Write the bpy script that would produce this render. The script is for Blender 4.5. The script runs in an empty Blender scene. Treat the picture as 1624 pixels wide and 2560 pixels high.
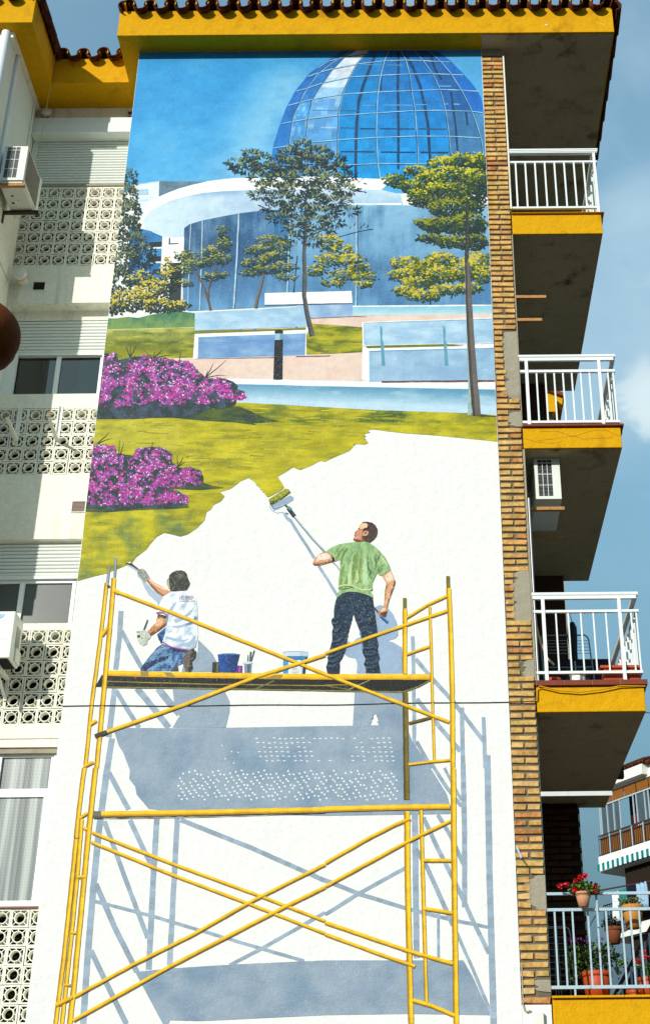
import bpy, bmesh, math, random
from mathutils import Vector, Matrix, noise

random.seed(7)
R = math.radians
scene = bpy.context.scene
COL = scene.collection

# ------------------------------------------------------------------ camera
CAM = Vector((0.0, -12.13, 1.6))
FPX, CXP, CYP = 3428.588, 1060.85, 1280.0          # focal length and centre, in photo pixels
AX_R = Vector((0.99993799, -0.00053382, -0.01112351))
AX_D = Vector((-0.00959194, 0.4661918, -0.88463167))
AX_F = Vector((0.00565792, 0.88468351, 0.46615777))
cd = bpy.data.cameras.new('camera')
cam = bpy.data.objects.new('camera', cd)
COL.objects.link(cam)
m = Matrix.Identity(4)
for i in range(3):
    m[i][0] = AX_R[i]; m[i][1] = -AX_D[i]; m[i][2] = -AX_F[i]; m[i][3] = CAM[i]
cam.matrix_world = m
cd.sensor_fit = 'VERTICAL'
cd.sensor_height = 24.0
cd.sensor_width = 24.0
cd.lens = FPX / 2560.0 * 24.0
cd.shift_x = -(CXP - 812.0) / 2560.0
cd.clip_start = 0.1
cd.clip_end = 2000.0
scene.camera = cam

# ------------------------------------------------------------------ sun and sky
TX, TZ = 0.55, 0.47                                  # slopes of the sun beam per metre of depth
SUNV = Vector((TX, 1.0, -TZ)).normalized()           # the way the light travels
SUN_ELEV = math.asin(-SUNV.z)
SUN_AZ = math.atan2(-SUNV.x, -SUNV.y)
sd = bpy.data.lights.new('sun', 'SUN')
sd.energy = 4.1
sd.angle = R(0.5)
sd.color = (1.0, 0.97, 0.91)
sun = bpy.data.objects.new('sun', sd)
COL.objects.link(sun)
sun.rotation_euler = SUNV.to_track_quat('-Z', 'Y').to_euler()
sun.location = (-20, -30, 30)

world = bpy.data.worlds.new('World')
scene.world = world
world.use_nodes = True
wn = world.node_tree
wn.nodes.clear()
def N(t, typ, **kw):
    n = t.nodes.new(typ)
    for k, v in kw.items():
        if k == 'inp':
            for a, b in v.items(): n.inputs[a].default_value = b
        else: setattr(n, k, v)
    return n
def ramp(t, pts, interp='LINEAR'):
    n = t.nodes.new('ShaderNodeValToRGB')
    n.color_ramp.interpolation = interp
    e = n.color_ramp.elements
    while len(e) < len(pts): e.new(0.5)
    for i, (p, c) in enumerate(pts):
        e[i].position = p
        e[i].color = (c, c, c, 1) if isinstance(c, (int, float)) else (c[0], c[1], c[2], 1)
    return n
sky = N(wn, 'ShaderNodeTexSky', sky_type='NISHITA', sun_disc=False)
sky.sun_elevation = SUN_ELEV
sky.sun_rotation = SUN_AZ
sky.air_density = 1.3
sky.dust_density = 0.8
sky.ozone_density = 2.0
tc = N(wn, 'ShaderNodeTexCoord')
mp = N(wn, 'ShaderNodeMapping'); mp.inputs['Scale'].default_value = (1.0, 1.0, 1.7)
mp.inputs['Location'].default_value = (0.35, 0.1, 0.22)
wn.links.new(tc.outputs['Generated'], mp.inputs['Vector'])
cn = N(wn, 'ShaderNodeTexNoise', inp={'Scale': 2.4, 'Detail': 9.0, 'Roughness': 0.52, 'Distortion': 0.35})
wn.links.new(mp.outputs['Vector'], cn.inputs['Vector'])
cr = ramp(wn, [(0.40, 0.10), (0.50, 0.24), (0.58, 0.55), (0.70, 0.95)])
wn.links.new(cn.outputs['Fac'], cr.inputs['Fac'])
# cloud colour and strength
sep = N(wn, 'ShaderNodeSeparateXYZ')
wn.links.new(tc.outputs['Generated'], sep.inputs[0])
# grey-blue bank of cloud low over the houses, thinning out upwards
bank = N(wn, 'ShaderNodeMapRange', inp={'From Min': 0.14, 'From Max': 0.62, 'To Min': 1.0, 'To Max': 0.0})
wn.links.new(sep.outputs['Z'], bank.inputs['Value'])
CLOUD_BANK = (0.70, 1.12, 1.52)
mixb = N(wn, 'ShaderNodeMix', data_type='RGBA')
wn.links.new(bank.outputs[0], mixb.inputs['Factor'])
tint = N(wn, 'ShaderNodeMix', data_type='RGBA', blend_type='MULTIPLY', inp={'Factor': 1.0})
tint.inputs['B'].default_value = (1.15, 1.62, 1.50, 1)
wn.links.new(sky.outputs[0], tint.inputs['A'])
wn.links.new(tint.outputs['Result'], mixb.inputs['A'])
mixb.inputs['B'].default_value = (*CLOUD_BANK, 1)
mixc = N(wn, 'ShaderNodeMix', data_type='RGBA')
thin = N(wn, 'ShaderNodeMapRange', inp={'From Min': 0.1, 'From Max': 0.62, 'To Min': 0.12, 'To Max': 0.85})
wn.links.new(sep.outputs['Z'], thin.inputs['Value'])
# a veil of cloud and, in it, one bright cumulus to the right of the block
nrm = N(wn, 'ShaderNodeVectorMath', operation='NORMALIZE'); wn.links.new(tc.outputs['Generated'], nrm.inputs[0])
def cloud_lobe(c, r0, r1, scale, lo, hi, k):
    dst = N(wn, 'ShaderNodeVectorMath', operation='DISTANCE'); dst.inputs[1].default_value = c
    wn.links.new(nrm.outputs[0], dst.inputs[0])
    lob = N(wn, 'ShaderNodeMapRange', inp={'From Min': r0, 'From Max': r1, 'To Min': 1.0, 'To Max': 0.0}, interpolation_type='SMOOTHSTEP')
    wn.links.new(dst.outputs['Value'], lob.inputs['Value'])
    cn2 = N(wn, 'ShaderNodeTexNoise', inp={'Scale': scale, 'Detail': 9.0, 'Roughness': 0.58, 'Distortion': 0.4})
    wn.links.new(mp.outputs['Vector'], cn2.inputs['Vector'])
    ad = N(wn, 'ShaderNodeMath', operation='ADD'); wn.links.new(cn2.outputs['Fac'], ad.inputs[0])
    sc_ = N(wn, 'ShaderNodeMath', operation='MULTIPLY', inp={1: .45}); wn.links.new(lob.outputs[0], sc_.inputs[0]); wn.links.new(sc_.outputs[0], ad.inputs[1])
    pf = ramp(wn, [(lo, 0.0), (hi, k)])
    wn.links.new(ad.outputs[0], pf.inputs['Fac'])
    lm = N(wn, 'ShaderNodeMath', operation='MULTIPLY'); wn.links.new(lob.outputs[0], lm.inputs[0]); wn.links.new(pf.outputs[0], lm.inputs[1])
    return lm
lm = cloud_lobe((0.168, 0.772, 0.613), 0.02, 0.12, 9.0, 0.58, 0.98, .72)
lm2 = cloud_lobe((0.170, 0.833, 0.527), 0.008, 0.050, 26.0, 0.60, 0.80, 1.0)
cm = N(wn, 'ShaderNodeMath', operation='MULTIPLY')
wn.links.new(cr.outputs[0], cm.inputs[0]); wn.links.new(thin.outputs[0], cm.inputs[1])
mxx = N(wn, 'ShaderNodeMath', operation='MAXIMUM'); wn.links.new(cm.outputs[0], mxx.inputs[0]); wn.links.new(lm.outputs[0], mxx.inputs[1])
wn.links.new(mxx.outputs[0], mixc.inputs['Factor'])
mixd = N(wn, 'ShaderNodeMix', data_type='RGBA'); wn.links.new(lm2.outputs[0], mixd.inputs['Factor'])
mixd.inputs['B'].default_value = (5.4, 6.6, 7.0, 1)
wn.links.new(mixb.outputs['Result'], mixc.inputs['A'])
mixc.inputs['B'].default_value = (4.2, 5.7, 6.6, 1)
bg = N(wn, 'ShaderNodeBackground', inp={'Strength': 0.13})
wn.links.new(mixc.outputs['Result'], mixd.inputs['A']); wn.links.new(mixd.outputs['Result'], bg.inputs['Color'])
wo = N(wn, 'ShaderNodeOutputWorld')
wn.links.new(bg.outputs[0], wo.inputs['Surface'])

scene.view_settings.view_transform = 'Standard'
scene.view_settings.look = 'None'
scene.view_settings.exposure = 0.0
scene.view_settings.gamma = 1.0
scene.view_settings.use_curve_mapping = False

# ------------------------------------------------------------------ helpers
def lin(c):
    o = []
    for v in c[:3]:
        v = max(0.0, min(255.0, v)) / 255.0
        o.append(v / 12.92 if v <= 0.04045 else ((v + 0.055) / 1.055) ** 2.4)
    return tuple(o)
def mixc3(a, b, t):
    t = max(0.0, min(1.0, t))
    return tuple(a[i] + (b[i] - a[i]) * t for i in range(3))

def ray(px, py):
    return AX_R * ((px - CXP) / FPX) + AX_D * ((py - CYP) / FPX) + AX_F
def wall_pt(gx, gy):
    """a point of the flat painted wall (its plane is Y = 0)"""
    d = ray(gx * 1.0628272, gy * 1.0628272)
    p = CAM + d * (-CAM.y / d.y)
    return p.x, p.z

def tag(o, label=None, cat=None, group=None, kind=None):
    if label: o['label'] = label
    if cat: o['category'] = cat
    if group: o['group'] = group
    if kind: o['kind'] = kind
    return o
def setparent(o, parent):
    # every parent is unrotated and its location is its world location; children keep world coordinates
    if parent is None: return
    o.parent = parent
    o.matrix_parent_inverse = Matrix.Translation(-parent.location)
def thing(name, label, cat, loc=(0, 0, 0), group=None):
    o = bpy.data.objects.new(name, None); COL.objects.link(o)
    o.location = loc; o.empty_display_size = 0.2
    return tag(o, label, cat, group)

class MB:
    def __init__(s): s.v = []; s.f = []; s.c = []; s.hascol = False; s.sm = []
    def add(s, vs, fs, col=None, smooth=False):
        b = len(s.v); s.v += [tuple(v) for v in vs]
        for f in fs:
            s.f.append([b + i for i in f]); s.c.append(col); s.sm.append(smooth)
        if col is not None: s.hascol = True
        return s
    def box(s, x0, x1, y0, y1, z0, z1, col=None):
        vs = [(x0,y0,z0),(x1,y0,z0),(x1,y1,z0),(x0,y1,z0),(x0,y0,z1),(x1,y0,z1),(x1,y1,z1),(x0,y1,z1)]
        return s.add(vs, [(0,3,2,1),(4,5,6,7),(0,1,5,4),(1,2,6,5),(2,3,7,6),(3,0,4,7)], col)
    def tube(s, pts, r, n=8, col=None, cap=True):
        pts = [Vector(p) for p in pts]
        rs = r if isinstance(r, (list, tuple)) else [r] * len(pts)
        vs = []; fs = []
        up = None
        for i, p in enumerate(pts):
            t = (pts[min(i + 1, len(pts) - 1)] - pts[max(i - 1, 0)]).normalized()
            if up is None:
                a = Vector((0, 0, 1)) if abs(t.z) < 0.9 else Vector((0, 1, 0))
            else: a = up
            x = t.cross(a).normalized(); up = x.cross(t).normalized()
            for k in range(n):
                an = 2 * math.pi * (k + .5) / n
                vs.append(p + (x * math.cos(an) + up * math.sin(an)) * rs[i])
        for i in range(len(pts) - 1):
            for k in range(n):
                a = i * n + k; b = i * n + (k + 1) % n
                fs.append((a, b, b + n, a + n))
        s.add(vs, fs, col, n > 5)
        if cap:
            s.add([vs[k] for k in range(n)], [tuple(range(n))], col)
            s.add([vs[-n + k] for k in range(n)], [tuple(range(n - 1, -1, -1))], col)
        return s
    def lathe(s, c, prof, n=24, col=None):
        vs = []; fs = []
        for (r, z) in prof:
            for k in range(n):
                a = 2 * math.pi * k / n
                vs.append((c[0] + r * math.cos(a), c[1] + r * math.sin(a), c[2] + z))
        for i in range(len(prof) - 1):
            for k in range(n):
                a = i * n + k; b = i * n + (k + 1) % n
                fs.append((a, b, b + n, a + n))
        return s.add(vs, fs, col, True)
    def mesh(s, name, mat):
        me = bpy.data.meshes.new(name)
        me.from_pydata(s.v, [], s.f)
        if s.hascol:
            ca = me.color_attributes.new('Col', 'FLOAT_COLOR', 'CORNER')
            data = []
            for p, c in zip(me.polygons, s.c):
                if c is None: c = (0.5, 0.5, 0.5)
                if isinstance(c[0], (tuple, list)):
                    for q in c: data += [q[0], q[1], q[2], 1.0]
                else:
                    data += [c[0], c[1], c[2], 1.0] * p.loop_total
            ca.data.foreach_set('color', data)
        me.polygons.foreach_set('use_smooth', s.sm)
        me.materials.append(mat)
        me.update()
        return me
    def build(s, name, mat, parent=None, bevel=0):
        o = bpy.data.objects.new(name, s.mesh(name, mat)); COL.objects.link(o)
        setparent(o, parent)
        if bevel:
            b = o.modifiers.new('bevel', 'BEVEL'); b.width = bevel; b.segments = 2
            b.limit_method = 'ANGLE'
        return o
def inst(name, me, loc, parent=None, scale=None, rot=None):
    o = bpy.data.objects.new(name, me); COL.objects.link(o)
    setparent(o, parent)
    o.location = loc
    if scale: o.scale = scale
    if rot: o.rotation_euler = rot
    return o

# ------------------------------------------------------------------ materials
def mat_new(name, rough=0.7, spec=0.3, metal=0.0):
    m = bpy.data.materials.new(name); m.use_nodes = True
    t = m.node_tree; t.nodes.clear()
    b = N(t, 'ShaderNodeBsdfPrincipled', inp={'Roughness': rough, 'Specular IOR Level': spec, 'Metallic': metal})
    o = N(t, 'ShaderNodeOutputMaterial')
    t.links.new(b.outputs[0], o.inputs[0])
    return m, t, b
def pos(t, scale=(1, 1, 1)):
    g = N(t, 'ShaderNodeNewGeometry')
    mp = N(t, 'ShaderNodeMapping'); mp.inputs['Scale'].default_value = scale
    t.links.new(g.outputs['Position'], mp.inputs['Vector'])
    return mp.outputs['Vector']
def noise_n(t, vec, scale, detail=4, rough=.5):
    n = N(t, 'ShaderNodeTexNoise', inp={'Scale': scale, 'Detail': detail, 'Roughness': rough})
    t.links.new(vec, n.inputs['Vector'])
    return n.outputs['Fac']
def mixrgb(t, fac, a, b, mode='MIX'):
    n = N(t, 'ShaderNodeMix', data_type='RGBA', blend_type=mode)
    for sock, v in (('Factor', fac), ('A', a), ('B', b)):
        if isinstance(v, (int, float)): n.inputs[sock].default_value = v
        elif isinstance(v, tuple): n.inputs[sock].default_value = (*v[:3], 1)
        else: t.links.new(v, n.inputs[sock])
    return n.outputs['Result']
def add_bump(t, b, parts):
    """parts: (vec, scale, detail, distance)"""
    prev = None
    for vec, sc, det, dist in parts:
        h = noise_n(t, vec, sc, det, .55)
        bp = N(t, 'ShaderNodeBump', inp={'Strength': 1.0, 'Distance': dist})
        t.links.new(h, bp.inputs['Height'])
        if prev: t.links.new(prev, bp.inputs['Normal'])
        prev = bp.outputs[0]
    t.links.new(prev, b.inputs['Normal'])

def plaster(name, col, dirt=(120, 105, 80), amt=.35, bump=.006, rough=.85, streak=True):
    m, t, b = mat_new(name, rough, .2)
    v = pos(t)
    big = noise_n(t, v, 1.3, 5, .6)
    st = noise_n(t, pos(t, (9, 9, .7)), 1.0, 4, .6) if streak else noise_n(t, v, 4, 4, .6)
    rr = ramp(t, [(0.52, 0.0), (0.78, 1.0)])
    mul = N(t, 'ShaderNodeMath', operation='MULTIPLY')
    r2 = ramp(t, [(0.42, 0.0), (0.7, 1.0)])
    t.links.new(st, rr.inputs[0]); t.links.new(big, r2.inputs[0])
    t.links.new(rr.outputs[0], mul.inputs[0]); t.links.new(r2.outputs[0], mul.inputs[1])
    m2 = N(t, 'ShaderNodeMath', operation='MULTIPLY', inp={1: amt * 2})
    t.links.new(mul.outputs[0], m2.inputs[0])
    fine = noise_n(t, v, 22, 3)
    fr = ramp(t, [(0.3, 0.9), (0.7, 1.0)])
    t.links.new(fine, fr.inputs[0])
    c = mixrgb(t, m2.outputs[0], lin(col), lin(dirt))
    c = mixrgb(t, 1.0, c, fr.outputs[0], 'MULTIPLY')
    t.links.new(c, b.inputs['Base Color'])
    add_bump(t, b, [(v, 9, 3, bump * 1.5), (v, 60, 4, bump * .55)])
    return m
def simple(name, col, rough=.5, spec=.4, metal=0.0, var=.12, bump=0.0, scale=14):
    m, t, b = mat_new(name, rough, spec, metal)
    v = pos(t)
    f = noise_n(t, v, scale, 4, .6)
    c0 = lin(col)
    c = mixrgb(t, f, tuple(x * (1 - var) for x in c0), tuple(min(1, x * (1 + var)) for x in c0))
    t.links.new(c, b.inputs['Base Color'])
    if bump: add_bump(t, b, [(v, scale * 4, 3, bump)])
    return m

M = {}
M['white_wall'] = plaster('white painted render', (235, 236, 227), (180, 172, 154), .12, .0075)
M['facade'] = plaster('old white render', (238, 236, 218), (160, 142, 108), .5, .006)
M['yellow'] = plaster('ochre yellow paint', (217, 160, 0), (150, 98, 10), .6, .009, streak=False)
M['soffit'] = plaster('grey white soffit', (194, 178, 142), (84, 66, 40), .75, .012, streak=False)
M['cement'] = plaster('cement render', (162, 153, 132), (105, 95, 80), .5, .008, streak=False)
M['mortar'] = plaster('brick mortar', (112, 104, 84), (60, 52, 40), .6, .01, streak=False)
M['white_metal'] = simple('white lacquered metal', (232, 236, 232), .35, .5, 0, .04)
M['blue_metal'] = simple('pale blue grey paint', (172, 192, 200), .45, .4, 0, .12, .0005, 30)
def add_rust(mt, amt, scale=22):
    t = mt.node_tree; b = [n for n in t.nodes if n.type == 'BSDF_PRINCIPLED'][0]
    src = b.inputs['Base Color'].links[0].from_socket
    f = noise_n(t, pos(t), scale, 6, .7); r_ = ramp(t, [(amt, 0.0), (amt + .05, 1.0)]); t.links.new(f, r_.inputs[0])
    t.links.new(mixrgb(t, r_.outputs[0], src, lin((128, 84, 50))), b.inputs['Base Color'])

M['shutter'] = simple('white plastic shutter', (222, 228, 220), .5, .3, 0, .05)
M['ac_white'] = simple('ac casing cream', (224, 226, 214), .45, .4, 0, .05)
M['dark'] = simple('dark grille', (26, 26, 24), .7, .2, 0, .3)
M['black'] = simple('black rubber', (16, 16, 17), .6, .3, 0, .3)
M['rust'] = simple('rusty iron', (176, 130, 78), .85, .2, 0, .6, .001, 30)
M['brown_metal'] = simple('brown iron', (70, 52, 42), .6, .3, 0, .3)
M['wire'] = simple('grey wire', (150, 150, 150), .4, .5, .6, .1)
M['shutter_gap'] = simple('shutter joint', (120, 108, 86), .8, .2)
M['vent'] = simple('pink grey louvre', (150, 132, 122), .6, .3, 0, .15)
M['hose'] = simple('cream hose', (216, 186, 140), .5, .3, 0, .1)
M['cable_dark'] = simple('dark cable', (40, 38, 34), .6, .3, 0, .2)
M['cable_yellow'] = simple('painted cable', (205, 150, 10), .6, .3, 0, .2)
M['cable_pale'] = simple('pale cable', (196, 180, 130), .6, .3, 0, .1)
M['red_tile'] = simple('glazed brown red tile', (122, 52, 30), .35, .5, 0, .3, .0006, 20)
M['pot'] = simple('orange plastic pot', (176, 70, 26), .55, .4, 0, .12)
M['clay'] = simple('pale clay pot', (196, 140, 104), .85, .2, 0, .18, .001, 20)
M['soil'] = simple('soil', (45, 34, 26), .95, .1, 0, .3, .004, 30)
M['white_plastic'] = simple('white plastic', (226, 222, 210), .4, .4, 0, .08)
M['green_wire'] = simple('green wire', (40, 110, 70), .5, .4)
M['red_curtain'] = simple('red curtain', (120, 16, 16), .9, .1, 0, .2)
M['wood'] = simple('brown varnished panel', (138, 84, 18), .35, .5, 0, .35, .0, 8)
M['cloth_blue'] = simple('pale blue cloth', (150, 180, 205), .9, .1)
M['cloth_teal'] = simple('teal cloth', (40, 120, 120), .9, .1)
M['cloth_navy'] = simple('navy cloth', (22, 28, 48), .9, .1)
M['cloth_white'] = simple('white cloth', (220, 226, 230), .9, .1)
M['awning_green'] = simple('green awning stripe', (10, 120, 112), .8, .1)
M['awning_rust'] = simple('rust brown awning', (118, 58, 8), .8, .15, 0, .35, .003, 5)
M['bark'] = simple('stem', (72, 58, 40), .9, .1)
add_rust(M['blue_metal'], .62)
add_rust(M['white_metal'], .71, 16); add_rust(M['ac_white'], .70, 12)
M['asphalt'] = plaster('asphalt', (62, 60, 58), (45, 44, 42), .5, .004, streak=False)
M['paving'] = plaster('stone paving', (92, 86, 76), (70, 64, 54), .5, .003, streak=False)

def glass_dark(name, col=(10, 14, 16), rough=.03, spec=1.0):
    m, t, b = mat_new(name, rough, spec)
    b.inputs['Base Color'].default_value = (*lin(col), 1)
    b.inputs['IOR'].default_value = 1.48
    return m
M['glass'] = glass_dark('window glass', (16, 24, 28), .02)
def screen_glass():
    m, t, b = mat_new('glass behind insect screen', .3, .4)
    v = pos(t)
    w = noise_n(t, v, 2.2, 3)
    c = mixrgb(t, w, lin((50, 56, 52)), lin((82, 87, 80)))
    t.links.new(c, b.inputs['Base Color'])
    return m
M['screen'] = screen_glass()
def dimple_glass():
    m, t, b = mat_new('dimpled glass with curtain', .35, .5)
    v = pos(t)
    br = N(t, 'ShaderNodeTexVoronoi', inp={'Scale': 1.0, 'Randomness': 0.0})
    mp = N(t, 'ShaderNodeMapping'); mp.inputs['Scale'].default_value = (70, 0.01, 70)
    t.links.new(v, mp.inputs['Vector']); t.links.new(mp.outputs['Vector'], br.inputs['Vector'])
    fold = noise_n(t, pos(t, (14, 1, .25)), 1.0, 3, .55)
    fr = ramp(t, [(0.36, lin((52, 62, 62))), (0.5, lin((112, 124, 122))), (0.64, lin((176, 184, 176)))])
    t.links.new(fold, fr.inputs[0])
    dr = ramp(t, [(0.0, 1.0), (0.55, .62)])
    t.links.new(br.outputs['Distance'], dr.inputs[0])
    c = mixrgb(t, 1.0, fr.outputs[0], dr.outputs[0], 'MULTIPLY')
    t.links.new(c, b.inputs['Base Color'])
    bp = N(t, 'ShaderNodeBump', inp={'Strength': .3, 'Distance': .002})
    t.links.new(br.outputs['Distance'], bp.inputs['Height']); t.links.new(bp.outputs[0], b.inputs['Normal'])
    return m
M['dimple'] = dimple_glass()

def brick_mat(name='clay brick', dark=1.0):
    m, t, b = mat_new(name, .85, .2)
    oi = N(t, 'ShaderNodeObjectInfo')
    rp = ramp(t, [(0.0, lin((220, 176, 100))), (0.35, lin((206, 152, 84))), (0.55, lin((204, 174, 88))),
                  (0.72, lin((216, 150, 76))), (0.86, lin((222, 190, 130))), (0.95, lin((184, 96, 42))), (1.0, lin((160, 74, 34)))])
    t.links.new(oi.outputs['Random'], rp.inputs[0])
    v = pos(t)
    f = noise_n(t, v, 26, 5, .65)
    fr = ramp(t, [(0.3, lin((160, 84, 38))), (0.5, lin((220, 176, 108))), (0.7, lin((240, 214, 160)))])
    t.links.new(f, fr.inputs[0])
    c = mixrgb(t, .42, rp.outputs[0], fr.outputs[0])
    g = noise_n(t, v, 7, 4, .6)
    gr = ramp(t, [(0.35, .62 * dark), (0.6, 1.0 * dark)])
    t.links.new(g, gr.inputs[0])
    c = mixrgb(t, 1.0, c, gr.outputs[0], 'MULTIPLY')
    t.links.new(c, b.inputs['Base Color'])
    add_bump(t, b, [(v, 90, 4, .003), (v, 22, 3, .004)])
    return m
M['brick'] = brick_mat()
def tile_mat():
    m, t, b = mat_new('weathered roof tile', .85, .2)
    v = pos(t)
    f = noise_n(t, v, 9, 5, .65)
    fr = ramp(t, [(0.3, lin((38, 24, 18))), (0.5, lin((84, 42, 26))), (0.68, lin((124, 66, 40))), (0.8, lin((104, 94, 78)))])
    t.links.new(f, fr.inputs[0])
    oi = N(t, 'ShaderNodeObjectInfo')
    rr = ramp(t, [(0.0, .7), (1.0, 1.0)])
    t.links.new(oi.outputs['Random'], rr.inputs[0])
    c = mixrgb(t, 1.0, fr.outputs[0], rr.outputs[0], 'MULTIPLY')
    t.links.new(c, b.inputs['Base Color'])
    add_bump(t, b, [(v, 60, 4, .004)])
    return m
M['tile'] = tile_mat()

def leafmat(name, rough=.6):
    m, t, b = mat_new(name, rough, .3)
    a = N(t, 'ShaderNodeAttribute', attribute_name='Col')
    t.links.new(a.outputs['Color'], b.inputs['Base Color'])
    return m
M['leaf'] = leafmat('leaves and petals')

def paint_mat():
    """flat wall paint: colour from the painted shapes, brush mottling, pale flecks of the rough render"""
    m, t, b = mat_new('mural paint', .62, .25)
    a = N(t, 'ShaderNodeAttribute', attribute_name='Col')
    v = pos(t)
    n1 = noise_n(t, pos(t, (1.6, 1, 2.6)), 3.4, 6, .7)
    r1 = ramp(t, [(0.3, .88), (0.52, 1.0), (0.75, 1.08)])
    t.links.new(n1, r1.inputs[0])
    c = mixrgb(t, 1.0, a.outputs['Color'], r1.outputs[0], 'MULTIPLY')
    n2 = noise_n(t, v, 95, 2, .6)
    n3 = noise_n(t, v, 2.0, 3, .5)
    r2 = ramp(t, [(0.62, 0.0), (0.72, .42)])
    r3 = ramp(t, [(0.35, .15), (0.6, 1.0)])
    t.links.new(n2, r2.inputs[0]); t.links.new(n3, r3.inputs[0])
    mu = N(t, 'ShaderNodeMath', operation='MULTIPLY')
    t.links.new(r2.outputs[0], mu.inputs[0]); t.links.new(r3.outputs[0], mu.inputs[1])
    c = mixrgb(t, mu.outputs[0], c, lin((226, 232, 224)))
    t.links.new(c, b.inputs['Base Color'])
    add_bump(t, b, [(v, 9, 3, .007), (v, 60, 4, .0034)])
    return m
M['paint'] = paint_mat()

# ================================================================== THE SETTING
g = MB(); g.add([(-400,-400,0),(400,-400,0),(400,500,0),(-400,500,0)], [(0,1,2,3)])
tag(g.build('street', M['asphalt']), kind='structure')
g = MB(); g.box(-40, 40, -4.0, 60, 0.004, 0.13)
tag(g.build('pavement', M['paving']), kind='structure')

# ------------------------------------------------------------------ the painted apartment block
WL, WR, CR = -3.31, 0.838, 1.088        # mural wall left, mural wall right, brick pier right
EZ = 14.34                              # underside of the eaves
B = thing('apartment_building', 'white apartment building with ochre eaves and balconies carrying the mural on its end wall', 'building', (-1, 2, 0))

w = MB()
w.box(WL, WR, 0, 3.3, 0, EZ)
mural_wall = w.build('end_wall', M['white_wall'], B)

# brick pier: mortar body and its bricks
p = MB(); p.box(WR, CR, .012, 3.3, 3.30, 14.24)
pier = p.build('brick_pier', M['mortar'], B)
p = MB(); p.box(WR, CR, .004, 3.3, 0, 3.30)
p.build('pier_base', M['white_wall'], B)
p = MB(); p.box(WR, CR, -.004, 3.3, 14.24, EZ); p.build('pier_cap', M['cement'], B)
def brick_mesh(L, H, seed):
    rnd = random.Random(seed)
    bm = bmesh.new()
    bmesh.ops.create_cube(bm, size=1)
    for v in bm.verts:
        v.co.x *= L; v.co.z *= H * .95; v.co.y *= .05
        v.co.x += rnd.uniform(-.005, .005); v.co.z += rnd.uniform(-.005, .005)
    bmesh.ops.bevel(bm, geom=list(bm.edges), offset=.0035, segments=1, affect='EDGES')
    me = bpy.data.meshes.new('brick'); bm.to_mesh(me); bm.free()
    me.materials.append(M['brick'])
    return me
LONG = [brick_mesh(.238, .049, i) for i in range(5)]
HALF = [brick_mesh(.108, .049, 10 + i) for i in range(5)]
SHORT = [brick_mesh(.085, .047, 20 + i) for i in range(3)]
# cement patches on the pier: (z0, z1, fraction of the width covered from the right)
patches = [(9.30, 10.17, .58), (8.98, 9.16, .5), (6.80, 7.33, .62), (6.22, 6.42, .34), (4.08, 4.38, .5), (3.40, 3.50, .48)]
rb = random.Random(3)
zc = 3.335; k = 0
while zc < 14.22:
    cov = 0
    for a, b_, fr in patches:
        if a < zc < b_: cov = fr * rb.uniform(.8, 1.05)
    edge = CR - (CR - WR) * cov
    if cov > 0:
        L = .085 if cov > .5 else .108
        inst('brick', rb.choice(SHORT if L < .1 else HALF), (WR + .008 + L / 2, .019 + rb.uniform(-.004, .003), zc), pier, rot=(0, R(rb.uniform(-1.5, 1.5)), 0))
    elif k % 2 == 0:
        inst('brick', rb.choice(LONG), (WR + .124 + rb.uniform(-.003, .003), .018 + rb.uniform(-.004, .004), zc), pier, rot=(0, R(rb.uniform(-.7, .7)), 0))
    else:
        for xx in (WR + .060, WR + .189):
            inst('brick', rb.choice(HALF), (xx + rb.uniform(-.004, .004), .018 + rb.uniform(-.004, .004), zc + rb.uniform(-.002, .002)), pier, rot=(0, R(rb.uniform(-1.2, 1.2)), 0))
    zc += .0718; k += 1
for i, (a, b_, fr) in enumerate(patches):
    q = MB(); n = 28; pts = []
    xl = CR - (CR - WR) * fr
    for j in range(n):
        t = j / (n - 1); pts.append((xl + .06 * noise.noise(Vector((t * 7 * (b_ - a) / .6 + .3, i * 3.1, 0))) + .045 * noise.noise(Vector((t * 31 * (b_ - a) / .6 + .3, i * 3.1, 5))) + (.05 * (1 - min(t, 1 - t) / .12) if min(t, 1 - t) < .12 else 0), a + (b_ - a) * t))
    vs = []; fs = []
    for (x, z) in pts: vs += [(x, .001, z), (CR + .002, -.002 + .004 * noise.noise(Vector((z * 6, i, 1))), z), (x - .012, .013, z)]
    for j in range(n - 1):
        fs += [(3*j, 3*j+1, 3*j+4, 3*j+3), (3*j+2, 3*j, 3*j+3, 3*j+5)]
    q.add(vs, fs); q.build('cement_patch', M['cement'], B)
# render strips between the pier and the balconies
p = MB(); p.box(CR, CR + .018, -.004, .1, 11.86, 14.24); p.build('corner_strip', M['facade'], B)
p = MB(); p.box(CR, CR + .02, .004, .1, 6.195, 8.71); p.build('render_strip', M['cement'], B)
p = MB(); p.box(CR, CR + .012, .002, .1, 8.98, 11.49); p.build('render_strip', M['cement'], B)

# side wall of the block behind the balconies (its plane faces right)
w = MB(); w.box(CR + .001, 1.105, .12, 3.3, 0, EZ); w.build('side_wall', M['facade'], B)
w = MB(); w.box(-3.2, CR - .03, 3.3, 9.0, 0, EZ); w.build('rear_block', M['facade'], B)

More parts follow.
